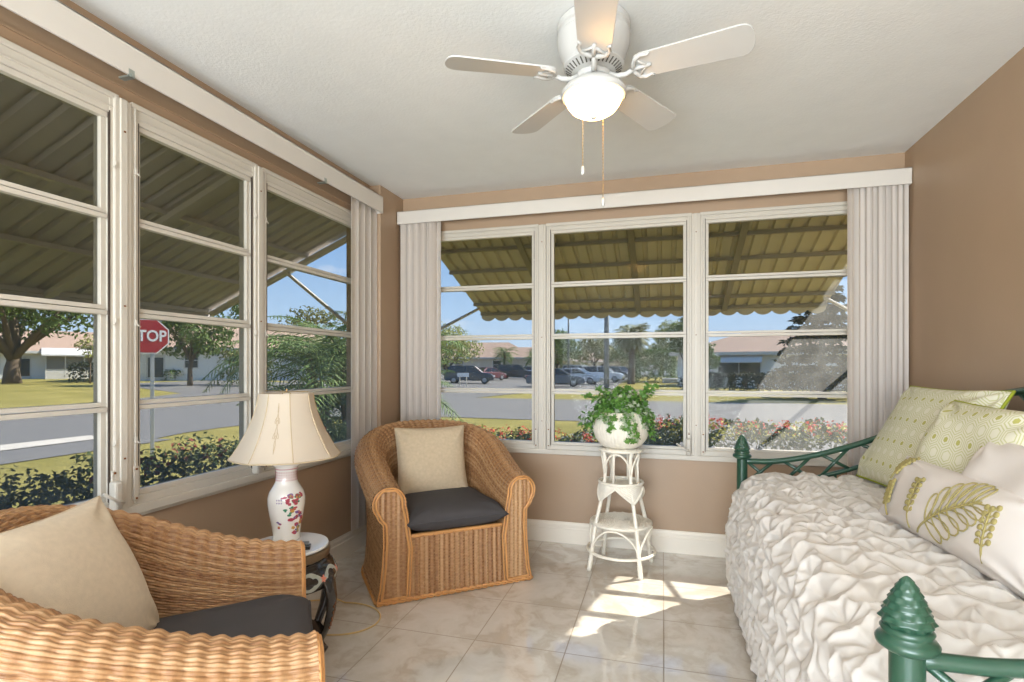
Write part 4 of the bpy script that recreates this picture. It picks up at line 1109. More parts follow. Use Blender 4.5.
def lumbar():
    w, h, t = 0.78, 0.235, 0.14
    o = tag(pillow_obj('lumbar_pillow', WHITEC, None, w, h, t, 61, pinch=0.04, wr=0.005, wf=12, n=64), 'long white lumbar pillow embroidered with olive leaf sprigs', 'pillow')
    place(o, (0.835, 1.865, 0.765), (0.075, -1, 0.0), (0.40, 0.05, 0.90))
    welt(w, h, WHITEC, o, 0.003, 0.04)
    def sf(x, y, lift=0.0015):
        A, B = min(1, max(-1, 2 * x / w)), min(1, max(-1, 2 * y / h))
        f = max(0, (1 - abs(A) ** 2.6) * (1 - abs(B) ** 2.6)) ** 0.5
        return (x, y, t / 2 * f + lift + 0.002)
    def line(m, pts, r=0.0032):
        Q = []
        for a, b in zip(pts[:-1], pts[1:]):
            for k in range(6): Q.append(sf(a[0] + (b[0] - a[0]) * k / 6, a[1] + (b[1] - a[1]) * k / 6))
        Q.append(sf(*pts[-1])); m.tube(Q, r, 6)
    def curl(m, x, y, L, ang):
        """looped leaf lobe leaving (x,y)"""
        c, s_ = math.cos(ang), math.sin(ang); P = []
        for k in range(15):
            q = 2 * PI * k / 14; u = L / 2 * (1 - math.cos(q)); v = L * 0.17 * math.sin(q) * (0.5 + u / L)
            P.append((x + u * c - v * s_, y + u * s_ + v * c))
        line(m, P, 0.0021)
    def leaf(x0, y0, L, ang):
        m = MB(); c, s_ = math.cos(ang), math.sin(ang)
        line(m, [(x0 + L * k / 8 * c, y0 + L * k / 8 * s_ + 0.012 * math.sin(k / 8 * PI)) for k in range(9)], 0.003)
        for k in range(2, 9):
            q = k / 9; u = L * q; l = 0.085 * math.sin(PI * (0.12 + 0.8 * q)) + 0.02
            for sg in (-1, 1): curl(m, x0 + u * c, y0 + u * s_ + 0.012 * math.sin(q * PI), l, ang + sg * (1.05 - 0.4 * q))
        m.build('leaf_embroidery', EMBR, o, smooth=True)
    def sprig(x0, y0, L, ang):
        m = MB(); c, s_ = math.cos(ang), math.sin(ang)
        line(m, [(x0 + L * k / 6 * c, y0 + L * k / 6 * s_) for k in range(7)], 0.0028)
        for k in range(2, 8):
            for sg in (-1, 1):
                u = L * k / 7; ll = 0.022; a = ang + sg * 0.9
                X, Y = x0 + u * c + ll * math.cos(a), y0 + u * s_ + ll * math.sin(a)
                line(m, [(x0 + u * c, y0 + u * s_), (X, Y)], 0.002)
                m.lathe([(0, 0.004), (0.005, 0.0035), (0.0085, 0.0015), (0.0085, -0.002)], 10, sf(X, Y, 0.0))
        m.lathe([(0, 0.004), (0.005, 0.0035), (0.0085, 0.0015), (0.0085, -0.002)], 10, sf(x0 + (L + .01) * c, y0 + (L + .01) * s_, 0.0))
        m.build('sprig_embroidery', EMBR, o, smooth=True)
    sprig(-0.26, -0.10, 0.105, 1.9); sprig(-0.335, 0.02, 0.085, 1.2)
    sprig(-0.10, -0.10, 0.14, 1.75); leaf(-0.055, -0.10, 0.27, 0.60); sprig(0.24, -0.09, 0.13, 1.8)
lumbar()
# ================================================================== AWNINGS
def corrugated(name, o, along, out, drop, L, D, parent, mat, pitch=0.105):
    """pan-and-rib sheet: o = corner at the wall, along = unit vector along the wall, out = unit vector outwards"""
    prof = []; k = int(L / pitch)
    for i in range(k):
        b = i * pitch
        prof += [(b, 0), (b + pitch * 0.60, 0), (b + pitch * 0.68, 0.020), (b + pitch * 0.92, 0.020)]
    prof.append((k * pitch, 0))
    o, along, out = Vector(o), Vector(along), Vector(out)
    sl_ = (out * D - Vector((0, 0, drop))); up = along.cross(sl_).normalized()
    if up.z < 0: up = -up
    vs = []
    for j in range(5):
        for a, b in prof: vs.append(o + along * a + sl_ * (j / 4) + up * b)
    n_ = len(prof)
    fs = [(j * n_ + i, j * n_ + i + 1, (j + 1) * n_ + i + 1, (j + 1) * n_ + i) for j in range(4) for i in range(n_ - 1)]
    ob = MB().add(vs, fs).build(name, mat, parent)
    s = ob.modifiers.new('solid', 'SOLIDIFY'); s.thickness = 0.002
    return ob
def awning(label, o, along, out, drop, L, D, rafters, purlins, struts, mat, barmat):
    t = thing('awning', label, 'awning', (0, 0, 0))
    corrugated('roof_sheet', o, along, out, drop, L, D, t, mat)
    o, along, out = Vector(o), Vector(along), Vector(out); sl_ = out * D - Vector((0, 0, drop)); dn = Vector((0, 0, -1))
    sn = sl_.normalized()
    def beam(a, b, w, h, name):
        d = (b - a); L_ = d.length; d.normalize(); s_ = d.cross(Vector((0, 0, 1))).normalized(); u = s_.cross(d)
        R = Matrix((d, s_, u)).transposed()
        return MB().box((a + b) / 2, (L_, w, h), R).build(name, barmat, t)
    for f in purlins: beam(o + sl_ * f + dn * 0.016, o + sl_ * f + along * L + dn * 0.016, 0.035, 0.026, 'purlin')
    for r_ in rafters: beam(o + along * r_ + dn * 0.045 + sl_ * 0.01, o + along * r_ + sl_ * 0.97 + dn * 0.045, 0.045, 0.03, 'rafter')
    # scalloped skirt on the outer edge
    P = []; n_ = int(L / 0.14); w = L / n_
    for i in range(n_):
        for k in range(9):
            q = k / 8; P.append((w * (i + q), -0.045 - 0.035 * math.sin(PI * q) ** 0.7))
    top = [o + sl_ + along * a + dn * -0.02 for a, b in P]; bot = [o + sl_ + along * a + dn * -b for a, b in P]
    m = len(P); vs = top + bot
    sk = MB().add(vs, [(i, i + 1, m + i + 1, m + i) for i in range(m - 1)]).build('scalloped_skirt', mat, t)
    sd = sk.modifiers.new('solid', 'SOLIDIFY'); sd.thickness = 0.003
    for a, b in struts: MB().tube([a, b], 0.014, 8).build('strut', M('light awning strut', (208, 206, 200), 0.4), t)
    return t
awning('khaki ribbed metal awning with scalloped edge over the far windows', (-1.79, 3.73, 2.24), (1, 0, 0), (0, 1, 0), 0.50, 3.15, 1.47, (0.74, 1.57, 2.32), (0.03, 0.20, 0.42, 0.64, 0.84, 0.985),
       [((-1.75, 5.0, 1.77), (-1.75, 3.74, 1.42)), ((1.30, 5.0, 1.77), (1.30, 3.74, 1.42))], AWN, AWNBAR)
awning('grey green ribbed metal awning shading the left windows', (-2.062, 3.47, 2.25), (0, -1, 0), (-1, 0, 0), 0.61, 4.6, 1.44, (0.02, 1.2, 2.4), (0.03, 0.35, 0.68, 0.985),
       [((-2.77, 3.44, 1.925), (-2.065, 3.44, 1.39)), ((-2.77, 1.2, 1.925), (-2.065, 1.2, 1.39))], AWN2, AWN2)

# ================================================================== GROUND OUTSIDE
GZ = -0.45
def gh(x, y):
    t_ = max(0.0, min(1.0, (-x - 14) / 22.0)); t_ = t_ * t_ * (3 - 2 * t_)
    return GZ + 0.47 * t_
def sheet(name, poly, lift, mat, cuts=0):
    """ground-hugging patch from an outline"""
    from mathutils.geometry import tessellate_polygon
    bm = bmesh.new(); vs = [bm.verts.new((x, y, 0)) for x, y in poly]
    for tri in tessellate_polygon([[Vector((x, y, 0)) for x, y in poly]]):
        bm.faces.new([vs[k] for k in tri])
    for _ in range(cuts): bmesh.ops.subdivide_edges(bm, edges=bm.edges[:], cuts=1, use_grid_fill=True)
    for v in bm.verts: v.co.z = gh(v.co.x, v.co.y) + lift
    bmesh.ops.recalc_face_normals(bm, faces=bm.faces)
    me = bpy.data.meshes.new(name); bm.to_mesh(me); bm.free(); me.materials.append(mat)
    o = link(bpy.data.objects.new(name, me)); return struct(o)
nx, ny = 121, 101
G = np.zeros((nx, ny, 3))
for i, x in enumerate(np.linspace(-150, 90, nx)):
    for j, y in enumerate(np.linspace(-60, 220, ny)): G[i, j] = (x, y, gh(x, y))
struct(grid_obj('ground', G, GRASS))
def arc(cx, cy, r, a0, a1, n=8): return [(cx + r * math.cos(math.radians(a0 + (a1 - a0) * i / n)), cy + r * math.sin(math.radians(a0 + (a1 - a0) * i / n))) for i in range(n + 1)]
# street past the left side joins the street across the front
sheet('street_pavement', [(-11.0, -30), (-10.6, 9.5)] + arc(-6.4, 11.2, 5.0, 200, 100, 8) + [(-3.6, 16.0), (40, 16.0), (40, 25.4), (-13, 26.4)] + arc(-14.5, 31.5, 5, 285, 180, 6) + [(-20, 36), (-36, 36.5), (-36, 26.5), (-24.5, 22.5), (-22.0, 16), (-21.0, -30)], 0.015, ASPH, 3)
sheet('driveway_pavement', [(-2.3, 16.5)] + arc(-3.3, 13.9, 1.6, 55, -50, 8) + [(-2.0, 9.0), (-1.0, 7.6), (14, 7.6), (14, 16.5)], 0.02, ASPH, 1)
sheet('parking_pavement', [(-34, 34.5), (-20, 34.6), (-13, 26), (-9.5, 26), (-8.2, 32), (-3.4, 37.5), (-4.2, 60), (-4, 85), (-60, 85), (-52, 50)], 0.02, ASPH, 2)
sheet('white_walk_pavement', [(-13.6, 2.0), (-13.0, 9.4), (-12.2, 9.4), (-12.4, 2.0)], 0.03, CONC)

# ================================================================== PLANTING
RH = [(0, 0), (-0.32, 0.45), (0, 1.0), (0.32, 0.45)]
def leaf_mat(name, rgb, var=0.35): return M(name, rgb, 0.6, var=var, scale=3.0, transl=0.25, spec=0.3)
L_OAK, L_MID, L_LIGHT, L_DARK, L_HEDGE, L_PALM, L_OLIVE = (leaf_mat('oak leaf', (86, 108, 52)), leaf_mat('mid green leaf', (92, 112, 58)), leaf_mat('pale green leaf', (148, 152, 88)),
    leaf_mat('dark conifer leaf', (30, 46, 30)), leaf_mat('hedge leaf', (62, 76, 40)), leaf_mat('palm leaf', (100, 122, 66)), leaf_mat('olive leaf', (120, 122, 76)))
FLOWER = leaf_mat('coral red flower', (226, 84, 66), 0.25); L_YEL = leaf_mat('sunlit yellow green leaf', (176, 172, 80)); DARKRED = leaf_mat('bronze red leaf', (120, 52, 48))
def blob_points(r, blobs, n):
    vol = [b[3] * b[4] * b[5] for b in blobs]; P, N = [], []
    for _ in range(n):
        b = r.choices(blobs, vol)[0]
        d = Vector((r.gauss(0, 1), r.gauss(0, 1), r.gauss(0, 1))).normalized(); q = r.random() ** 0.30
        P.append((b[0] + d.x * b[3] * q, b[1] + d.y * b[4] * q, b[2] + d.z * b[5] * q)); N.append((d.x, d.y, d.z + 0.35))
    return P, N
def tree(name, label, x, y, h, spread, trunk_h, mat, seed, n=3000, leaf=0.3, tr=0.16, group=None, z=None, cat='tree'):
    t = thing(name, label, cat, (x, y, gh(x, y) if z is None else z), 0, group); r = random.Random(seed)
    m = MB(); m.tube([(0, 0, 0), (0.03 * h * r.uniform(-1, 1), 0, trunk_h * 0.5), (0.03 * h * r.uniform(-1, 1), 0.02 * h, trunk_h), (0, 0, h * 0.75)], [tr * 1.3, tr, tr * 0.85, tr * 0.3], 9)
    blobs = []
    for i in range(9):
        a = 2 * PI * i / 9 + r.uniform(-0.3, 0.3); q = r.uniform(0.35, 0.72) * spread; zz = trunk_h + (h - trunk_h) * r.uniform(0.18, 0.75)
        bx_, by_ = q * math.cos(a), q * math.sin(a); s = spread * r.uniform(0.30, 0.46)
        m.tube([(0, 0, trunk_h * r.uniform(0.75, 1.0)), (bx_ * 0.5, by_ * 0.5, (trunk_h + zz) / 2), (bx_, by_, zz)], [tr * 0.6, tr * 0.4, tr * 0.15], 7)
        blobs.append((bx_, by_, zz, s, s, min(s * 0.8, (h - trunk_h) * 0.36)))
    blobs.append((0, 0, h - spread * 0.36, spread * 0.5, spread * 0.5, spread * 0.36))
    m.build('trunk', BARK, t, smooth=True)
    P, N = blob_points(r, blobs, n); leafy(P, N, leaf, RH, seed, 0.5).build('crown', mat, t)
    return t
def bush(name, label, x, y, sx, sy, h, mat, seed, n=1500, leaf=0.12, cat='bush', group=None, rz=0, flowers=None, nf=0, z=None, top=None, nt=0, stems=True):
    t = thing(name, label, cat, (x, y, gh(x, y) if z is None else z), rz, group); r = random.Random(seed)
    P, N = [], []
    for _ in range(n):
        a, b, c = r.uniform(-1, 1), r.uniform(-1, 1), r.random() ** 0.7
        k = r.choice([0, 1, 2]); 
        lim = 1 - 0.25 * max(0, c - 0.6) + 0.05 * math.sin(a * sx * 7) + 0.04 * math.sin(b * sy * 6)
        if k == 0: a = math.copysign(1, a) * r.uniform(0.85, 1)
        elif k == 1: b = math.copysign(1, b) * r.uniform(0.8, 1)
        else: c = r.uniform(0.86, 1.0)
        P.append((a * sx * lim, b * sy * lim, c * h * (1 + 0.05 * math.sin(a * sx * 9 + seed) + 0.04 * math.sin(a * sx * 23)))); N.append((a * 0.5 if k == 0 else 0, b if k == 1 else 0, 0.7))
    core = MB(); nn = max(2, int(sx / 0.35))
    for i in range(nn):
        q = -1 + 2 * (i + 0.5) / nn
        core.tube([(q * sx, 0, 0), (q * sx + 0.03, 0.03, h * 0.5)], [0.02, 0.012], 6)
        for k in range(4): core.tube([(q * sx, 0, h * 0.25), (q * sx + r.uniform(-0.2, 0.2), r.uniform(-0.6, 0.6) * sy, h * 0.9)], [0.012, 0.004], 5)
    core.build('stems', BARK, t)
    leafy(P, N, leaf, RH, seed, 0.6).build('foliage', mat, t)
    if flowers:
        F, FN = [], []
        for _ in range(nf):
            cx_, cy_ = r.uniform(-1, 1) * sx, r.uniform(-0.9, 0.9) * sy
            for _ in range(9): F.append((cx_ + r.gauss(0, 0.025), cy_ + r.gauss(0, 0.025), h * 1.02 + r.uniform(-0.06, 0.05))); FN.append((0, -0.5, 1))
        leafy(F, FN, 0.035, RH, seed + 1, 0.8).build('blossoms', flowers, t)
    if top:
        F, FN = [], []
        for _ in range(nt): F.append((r.uniform(-1, 1) * sx, r.uniform(-1, 1) * sy, h * r.uniform(0.9, 1.05))); FN.append((0, -0.4, 1))
        leafy(F, FN, leaf, RH, seed + 2, 0.6).build('sunlit_tops', top, t)  # yellowish leaves on top, the look of sunlight put into their colour
    return t
bush('hedge', 'dark clipped hedge with bronze red tips below the left windows', -3.15, 1.9, 3.2, 0.42, 1.04, L_HEDGE, 1, 22000, 0.042, 'hedge', rz=PI / 2, flowers=DARKRED, nf=50)
bush('hedge', 'lower stretch of coral flowered hedge left of the ivy, beyond the far windows', -1.42, 5.75, 1.02, 0.40, 0.88, L_HEDGE, 2, 6000, 0.05, 'hedge', flowers=FLOWER, nf=60, top=L_YEL, nt=500)
bush('hedge', 'taller coral flowered hedge right of the ivy, beyond the far windows', 1.95, 5.75, 2.35, 0.42, 1.04, L_HEDGE, 6, 12000, 0.052, 'hedge', flowers=FLOWER, nf=125, top=L_YEL, nt=1100)

def frond(mb, base, az, L, el, droop, leaflets, lw, ll, r):
    c, s_ = math.cos(az), math.sin(az); P = []
    for i in range(10):
        q = i / 9; e_ = el - droop * q
        if i == 0: p = Vector(base)
        else: p = P[-1] + Vector((c * math.cos(e_), s_ * math.cos(e_), math.sin(e_))) * (L / 9)
        P.append(p)
    mb.tube(P, [0.012 * L * (1 - 0.8 * i / 9) for i in range(10)], 4)
    side = Vector((-s_, c, 0))
    for i in range(leaflets):
        q = 0.12 + 0.88 * i / leaflets; f = q * 9; k = min(8, int(f)); p = P[k].lerp(P[k + 1], f - k); d = (P[k + 1] - P[k]).normalized()
        l = ll * (math.sin(PI * (0.15 + 0.8 * q))) * r.uniform(0.85, 1.1)
        for sg in (-1, 1):
            v = (side * sg * 0.85 + d * 0.55 + Vector((0, 0, r.uniform(-0.15, 0.15)))).normalized(); tip = p + v * l + Vector((0, 0, -0.25 * l)); mid = p + v * l * 0.5
            w = d * lw * 0.5
            mb.add([p - w * 0.4, mid - w, tip, mid + w], [(0, 1, 2, 3)])
def palm(label, x, y, h, crown, seed, tr=0.2, nf=26, name='palm_tree', mat=None, leaflets=20, droop=False):
    t = thing(name, label, 'palm', (x, y, gh(x, y))); r = random.Random(seed)
    m = MB(); P = [(0.02 * h * math.sin(q * 2), 0, h * q) for q in np.linspace(0, 1, 14)]
    m.tube(P, [tr * (1.25 - 0.25 * min(1, q * 5)) * (1 + 0.05 * (i % 2)) for i, q in enumerate(np.linspace(0, 1, 14))], 10); m.build('trunk', BARK, t, smooth=True)
    f = MB()
    for i in range(nf): frond(f, (P[-1][0], 0, h - r.uniform(0, 0.3)), 2.4 * i, crown * r.uniform(0.7, 1.0) if droop else crown * r.uniform(0.8, 1.1), r.uniform(-0.9, 1.35) if droop else r.uniform(-0.5, 1.2), r.uniform(0.7, 1.3), leaflets, (0.06 if droop else 0.03) * crown, 0.36 * crown, r)
    f.build('crown', mat or L_PALM, t); return t
def areca(label, x, y, n_, h, spread, seed):
    t = thing('palm_clump', label, 'palm', (x, y, gh(x, y))); r = random.Random(seed); s = MB(); f = MB()
    for i in range(n_):
        a = r.uniform(0, 2 * PI); q = r.uniform(0.1, 0.5); bx_, by_ = q * math.cos(a) * spread, q * math.sin(a) * spread; hh = h * r.uniform(0.25, 0.72)
        s.tube([(bx_ * 0.4, by_ * 0.4, 0), (bx_, by_, hh)], [0.03, 0.022], 6)
        for k in range(6): frond(f, (bx_, by_, hh), 2 * PI * k / 6 + r.uniform(-0.4, 0.4), spread * r.uniform(0.8, 1.15), r.uniform(0.35, 1.25), r.uniform(1.0, 1.9), 24, 0.022, 0.34, r)
    s.build('stems', BARK, t); f.build('fronds', L_PALM, t); return t
areca('bushy feathery palm clump outside the corner of the room', -3.85, 6.1, 22, 2.6, 1.35, 5)

# far trees: u = column in the view, d = distance along the view
def along(u, d):
    k = (u - 512) / 535.0; c, s_ = math.cos(0.275), math.sin(0.275)
    return (d * (-s_ + k * c), d * (c + k * s_))
def T(u, d, *a, **k): x, y = along(u, d); return tree(a[0], a[1], x, y, *a[2:], **k)
T(12, 37, 'oak_tree', 'big spreading oak on the lawn at the far left', 9.0, 7.0, 2.0, L_OAK, 11, n=6500, leaf=0.36, tr=0.42)
T(190, 35, 'shade_tree', 'round shade tree behind the stop sign', 5.6, 2.9, 2.0, L_MID, 12, n=3200, leaf=0.26, tr=0.14)
T(222, 68, 'background_tree', 'bright green tree behind the roof left of the second mullion', 12.0, 5.0, 3.0, L_OAK, 14, n=2600, leaf=0.4)
T(316, 62, 'background_tree', 'thin olive tree behind the pink roof', 8.2, 4.0, 3.0, L_OLIVE, 15, n=900, leaf=0.42)
T(446, 60, 'willow_tree', 'wide pale green tree left of the parked dark car', 6.4, 4.8, 1.2, L_LIGHT, 16, n=3200, leaf=0.32)
T(594, 90, 'background_tree', 'round olive tree behind the pale parked cars', 7.0, 4.0, 2.0, L_OLIVE, 17, n=1600, leaf=0.5)
T(557, 79, 'background_tree', 'dark round tree beside the light pole', 7.2, 4.6, 2.0, L_MID, 18, n=1800, leaf=0.5)
T(622, 92, 'background_tree', 'grey green tree left of the tall palm', 7.5, 3.6, 2.0, L_MID, 19, n=1600, leaf=0.5)
T(671, 62, 'lawn_tree', 'pale green tree with a bare trunk right of the tall palm', 7.0, 3.0, 2.6, L_LIGHT, 20, n=3000, leaf=0.34, tr=0.16)
T(692, 38, 'lawn_tree', 'dark green tree at the right edge of the middle window', 5.4, 1.8, 0.6, L_MID, 22, n=2600, leaf=0.3)
x, y = along(655, 56); bush('bush', 'dark rounded bush on the lawn near the white marker', x, y, 2.0, 2.0, 3.3, L_MID, 23, 2200, 0.3)
x, y = along(641, 75); bush('bush', 'low green bush beyond the far car', x, y, 3.0, 1.6, 2.6, L_OLIVE, 24, 1500, 0.3)
x, y = along(574, 78); bush('bush', 'small grey green bush behind the light pole', x, y, 2.0, 1.6, 2.0, L_OLIVE, 25, 1000, 0.3)
x, y = along(93, 40); bush('bush', 'dark shrub before the screened porch', x, y, 1.3, 1.0, 1.4, L_DARK, 26, 900, 0.22)
x, y = along(172, 44); bush('bush', 'little shrub by the door of the white house', x, y, 0.6, 0.6, 0.9, L_MID, 27, 400, 0.16)
x, y = along(246, 37); bush('bush', 'olive shrub against the white house wall', x, y, 1.5, 0.9, 2.4, L_OLIVE, 28, 1300, 0.22)
x, y = along(90, 37); tree('crape_myrtle', 'slim bare stemmed tree before the screened porch', x, y, 3.4, 1.1, 1.6, L_LIGHT, 29, n=350, leaf=0.18, tr=0.05)
x, y = along(504, 76); palm('short palm before the tan roofs left of the pole', x, y, 3.6, 2.2, 30, 0.16, 24)
x, y = along(631, 50); palm('tall palm on the lawn right of the utility pole', x, y, 4.7, 2.1, 31, 0.30, 70, droop=True, mat=L_OLIVE)
x, y = along(533, 70); palm('slender palm half hidden by the mullion', x, y, 3.0, 1.8, 32, 0.12, 18)

def conifer(label, x, y, h, seed):
    t = thing('norfolk_pine', label, 'conifer', (x, y, gh(x, y))); r = random.Random(seed)
    m = MB(); m.tube([(0, 0, 0), (0, 0, h)], [0.22, 0.03], 9); P, N = [], []
    z = 0.9
    while z < h - 0.4:
        L = (h - z) * 0.40 + 0.3; a0 = r.uniform(0, 2 * PI); nb = 7
        for k in range(nb):
            a = a0 + 2 * PI * k / nb; q = [(L * f * math.cos(a), L * f * math.sin(a), z + 0.12 * L * math.sin(f * 2.6) - 0.10 * L * f) for f in (0, 0.35, 0.7, 1.0)]
            m.tube(q, [0.05, 0.035, 0.02, 0.008], 5)
            for i in range(95):
                f = r.uniform(0.18, 1.0); sp = r.gauss(0, 0.13 * L * (1.15 - f)); b_ = (L * f * math.cos(a) - sp * math.sin(a), L * f * math.sin(a) + sp * math.cos(a), z + 0.12 * L * math.sin(f * 2.6) - 0.10 * L * f + r.gauss(0, 0.05))
                P.append(b_); N.append((0, 0, 1))
        z += 0.52
    m.build('trunk', BARK, t); leafy(P, N, 0.34, RH, seed, 0.35).build('needles', L_DARK, t)
x, y = along(822, 27); conifer('dark layered conifer before the house on the right', x, y, 6.6, 3)
x, y = along(790, 33.5); bush('hedge', 'long low dark hedge before the house on the right', x, y, 6.6, 0.6, 1.15, L_DARK, 35, 14000, 0.18, 'hedge', rz=-0.35)

# ================================================================== HOUSES
STUCCO = M('white house wall', (228, 227, 224), 0.8, var=0.03); STUCCO2 = M('pale tan house wall', (214, 200, 178), 0.8, var=0.03)
ROOFP = M('pinkish tan shingles', (158, 134, 118), 0.9, var=0.06, scale=4, bump=0.3, bscale=30); FASC = M('white fascia', (205, 203, 198), 0.6)
WING = M('dark house window', (52, 58, 62), 0.15, var=0.0); SCREEN = M('grey porch screen', (128, 124, 118), 0.7)
def house(label, u, d, w, dep, hw, hr, face, wins=(), porch=None, wall=None, gable=False, z=None, group=None, doors=()):
    x, y = along(u, d); t = thing('house', label, 'house', (x, y, (gh(x, y) if z is None else z)), face, group)
    wl = MB().bx(-w / 2, w / 2, 0, dep, -0.3, hw).build('wall', wall or STUCCO, t)
    o = 0.55; X0, X1, Y0, Y1 = -w / 2 - o, w / 2 + o, -o, dep + o; rg = min(dep, w) * 0.5
    if gable: R0, R1 = (X0, dep / 2, hw + hr), (X1, dep / 2, hw + hr)
    else: R0, R1 = (-w / 2 + rg, dep / 2, hw + hr), (w / 2 - rg, dep / 2, hw + hr)
    B = [(X0, Y0, hw), (X1, Y0, hw), (X1, Y1, hw), (X0, Y1, hw)]
    rf = MB().add(B + [R0, R1], [(0, 1, 5, 4), (1, 2, 5), (2, 3, 4, 5), (3, 0, 4), (3, 2, 1, 0)]).build('roof', ROOFP, t)
    m = MB(); m.bx(X0, X1, Y0 - 0.03, Y0 + 0.02, hw - 0.2, hw + 0.05); m.bx(X0 - 0.03, X0 + 0.02, Y0, Y1, hw - 0.2, hw + 0.05); m.bx(X1 - 0.02, X1 + 0.03, Y0, Y1, hw - 0.2, hw + 0.05); m.build('fascia', FASC, rf)
    for wx, wz, ww, wh, hood in wins:
        f = MB(); f.bx(wx - ww / 2 - 0.08, wx + ww / 2 + 0.08, -0.05, 0.02, wz - 0.08, wz + wh + 0.08); fo = f.build('window', FASC, t)
        p = MB()
        if ww > 1.5:
            for k in (0, 1): p.bx(wx - ww / 2 + k * ww / 2 + 0.03, wx - ww / 2 + (k + 1) * ww / 2 - 0.03, -0.06, 0, wz, wz + wh)
        else: p.bx(wx - ww / 2, wx + ww / 2, -0.06, 0, wz, wz + wh / 2 - 0.03); p.bx(wx - ww / 2, wx + ww / 2, -0.06, 0, wz + wh / 2 + 0.03, wz + wh)
        p.build('pane', WING, fo)
        if hood:
            h_ = MB(); a = wx - ww / 2 - 0.2; b = wx + ww / 2 + 0.2
            h_.add([(a, 0, wz + wh + 0.75), (b, 0, wz + wh + 0.75), (b, -0.8, wz + wh - 0.1), (a, -0.8, wz + wh - 0.1), (a, 0, wz + wh + 0.69), (b, 0, wz + wh + 0.69), (b, -0.8, wz + wh - 0.16), (a, -0.8, wz + wh - 0.16)], [(0, 1, 2, 3), (7, 6, 5, 4), (0, 4, 5, 1), (3, 2, 6, 7), (0, 3, 7, 4), (1, 5, 6, 2)])
            h_.build('window_awning', FASC, fo)
    for dx, dw, dh in doors:
        do_ = MB().bx(dx - dw / 2, dx + dw / 2, -0.05, 0.02, 0, dh).build('door', FASC, t); MB().bx(dx - dw / 2 + 0.12, dx + dw / 2 - 0.12, -0.07, -0.03, 0.3, dh - 0.2).build('door_glass', WING, do_)
    if porch:
        px, pw, pd, ph = porch
        p = MB(); p.bx(px - pw / 2, px + pw / 2, -pd, 0, 0, 0.95); pb = p.build('porch_wall', FASC, t)
        s_ = MB(); s_.bx(px - pw / 2 + 0.05, px + pw / 2 - 0.05, -pd + 0.05, 0, 0.95, ph); s_.build('porch_screen', SCREEN, t)
        q = MB(); n_ = 3
        for k in range(n_ + 1): xx = px - pw / 2 + pw * k / n_; q.bx(xx - 0.05, xx + 0.05, -pd - 0.01, -pd + 0.09, 0, ph)
        q.build('porch_posts', FASC, t)
        MB().add([(px - pw / 2 - 0.3, -pd - 0.4, ph), (px + pw / 2 + 0.3, -pd - 0.4, ph), (px + pw / 2 + 0.3, 0, ph + 0.65), (px - pw / 2 - 0.3, 0, ph + 0.65), (px - pw / 2 - 0.3, -pd - 0.4, ph - 0.15), (px + pw / 2 + 0.3, -pd - 0.4, ph - 0.15), (px + pw / 2 + 0.3, 0, ph + 0.5), (px - pw / 2 - 0.3, 0, ph + 0.5)], [(0, 1, 2, 3), (7, 6, 5, 4), (0, 4, 5, 1), (3, 2, 6, 7), (0, 3, 7, 4), (1, 5, 6, 2)]).build('porch_roof', FASC, t)
    return t
house('white house with a screened porch behind the big oak', 30, 50, 24, 9, 2.6, 2.2, 1.0, wins=((-2.6, 0.9, 1.0, 1.2, False), (8.0, 0.9, 1.2, 1.2, False)), porch=(3.2, 4.2, 1.6, 2.3), doors=((-0.4, 1.0, 2.1),))
house('white house with a pink tan roof behind the stop sign', 236, 46, 20, 10, 2.7, 2.5, 0.72, wins=((-3.3, 1.1, 0.9, 1.2, False), (0.3, 1.2, 1.0, 1.0, False), (6.4, 0.9, 1.4, 1.3, False)), doors=((-5.8, 1.3, 2.1),))
house('white house with a window awning at the right', 775, 41, 15, 9, 2.75, 1.9, -0.35, wins=((-2.6, 1.1, 3.2, 1.0, True),))
house('distant tan roofed house left of the short palm', 478, 84, 18, 9, 2.7, 2.6, 0.2, wins=((-3, 1, 1.2, 1.2, False), (3, 1, 1.2, 1.2, False)), wall=STUCCO2)
house('distant tan roofed house behind the dark parked van', 528, 96, 15, 9, 2.7, 2.4, 0.1, wins=((-3, 1, 1.2, 1.2, False), (3, 1, 1.2, 1.2, False)), wall=STUCCO2)
house('distant low house with a long roof behind the pale cars', 604, 118, 30, 10, 2.7, 2.6, 0.0, wins=((-6, 1, 1.4, 1.2, False), (0, 1, 1.4, 1.2, False), (6, 1, 1.4, 1.2, False)), wall=STUCCO2)
house('small white house behind the lawn trees', 676, 85, 14, 8, 2.6, 2.0, -0.2, wins=((-2, 1, 1.2, 1.2, False),))

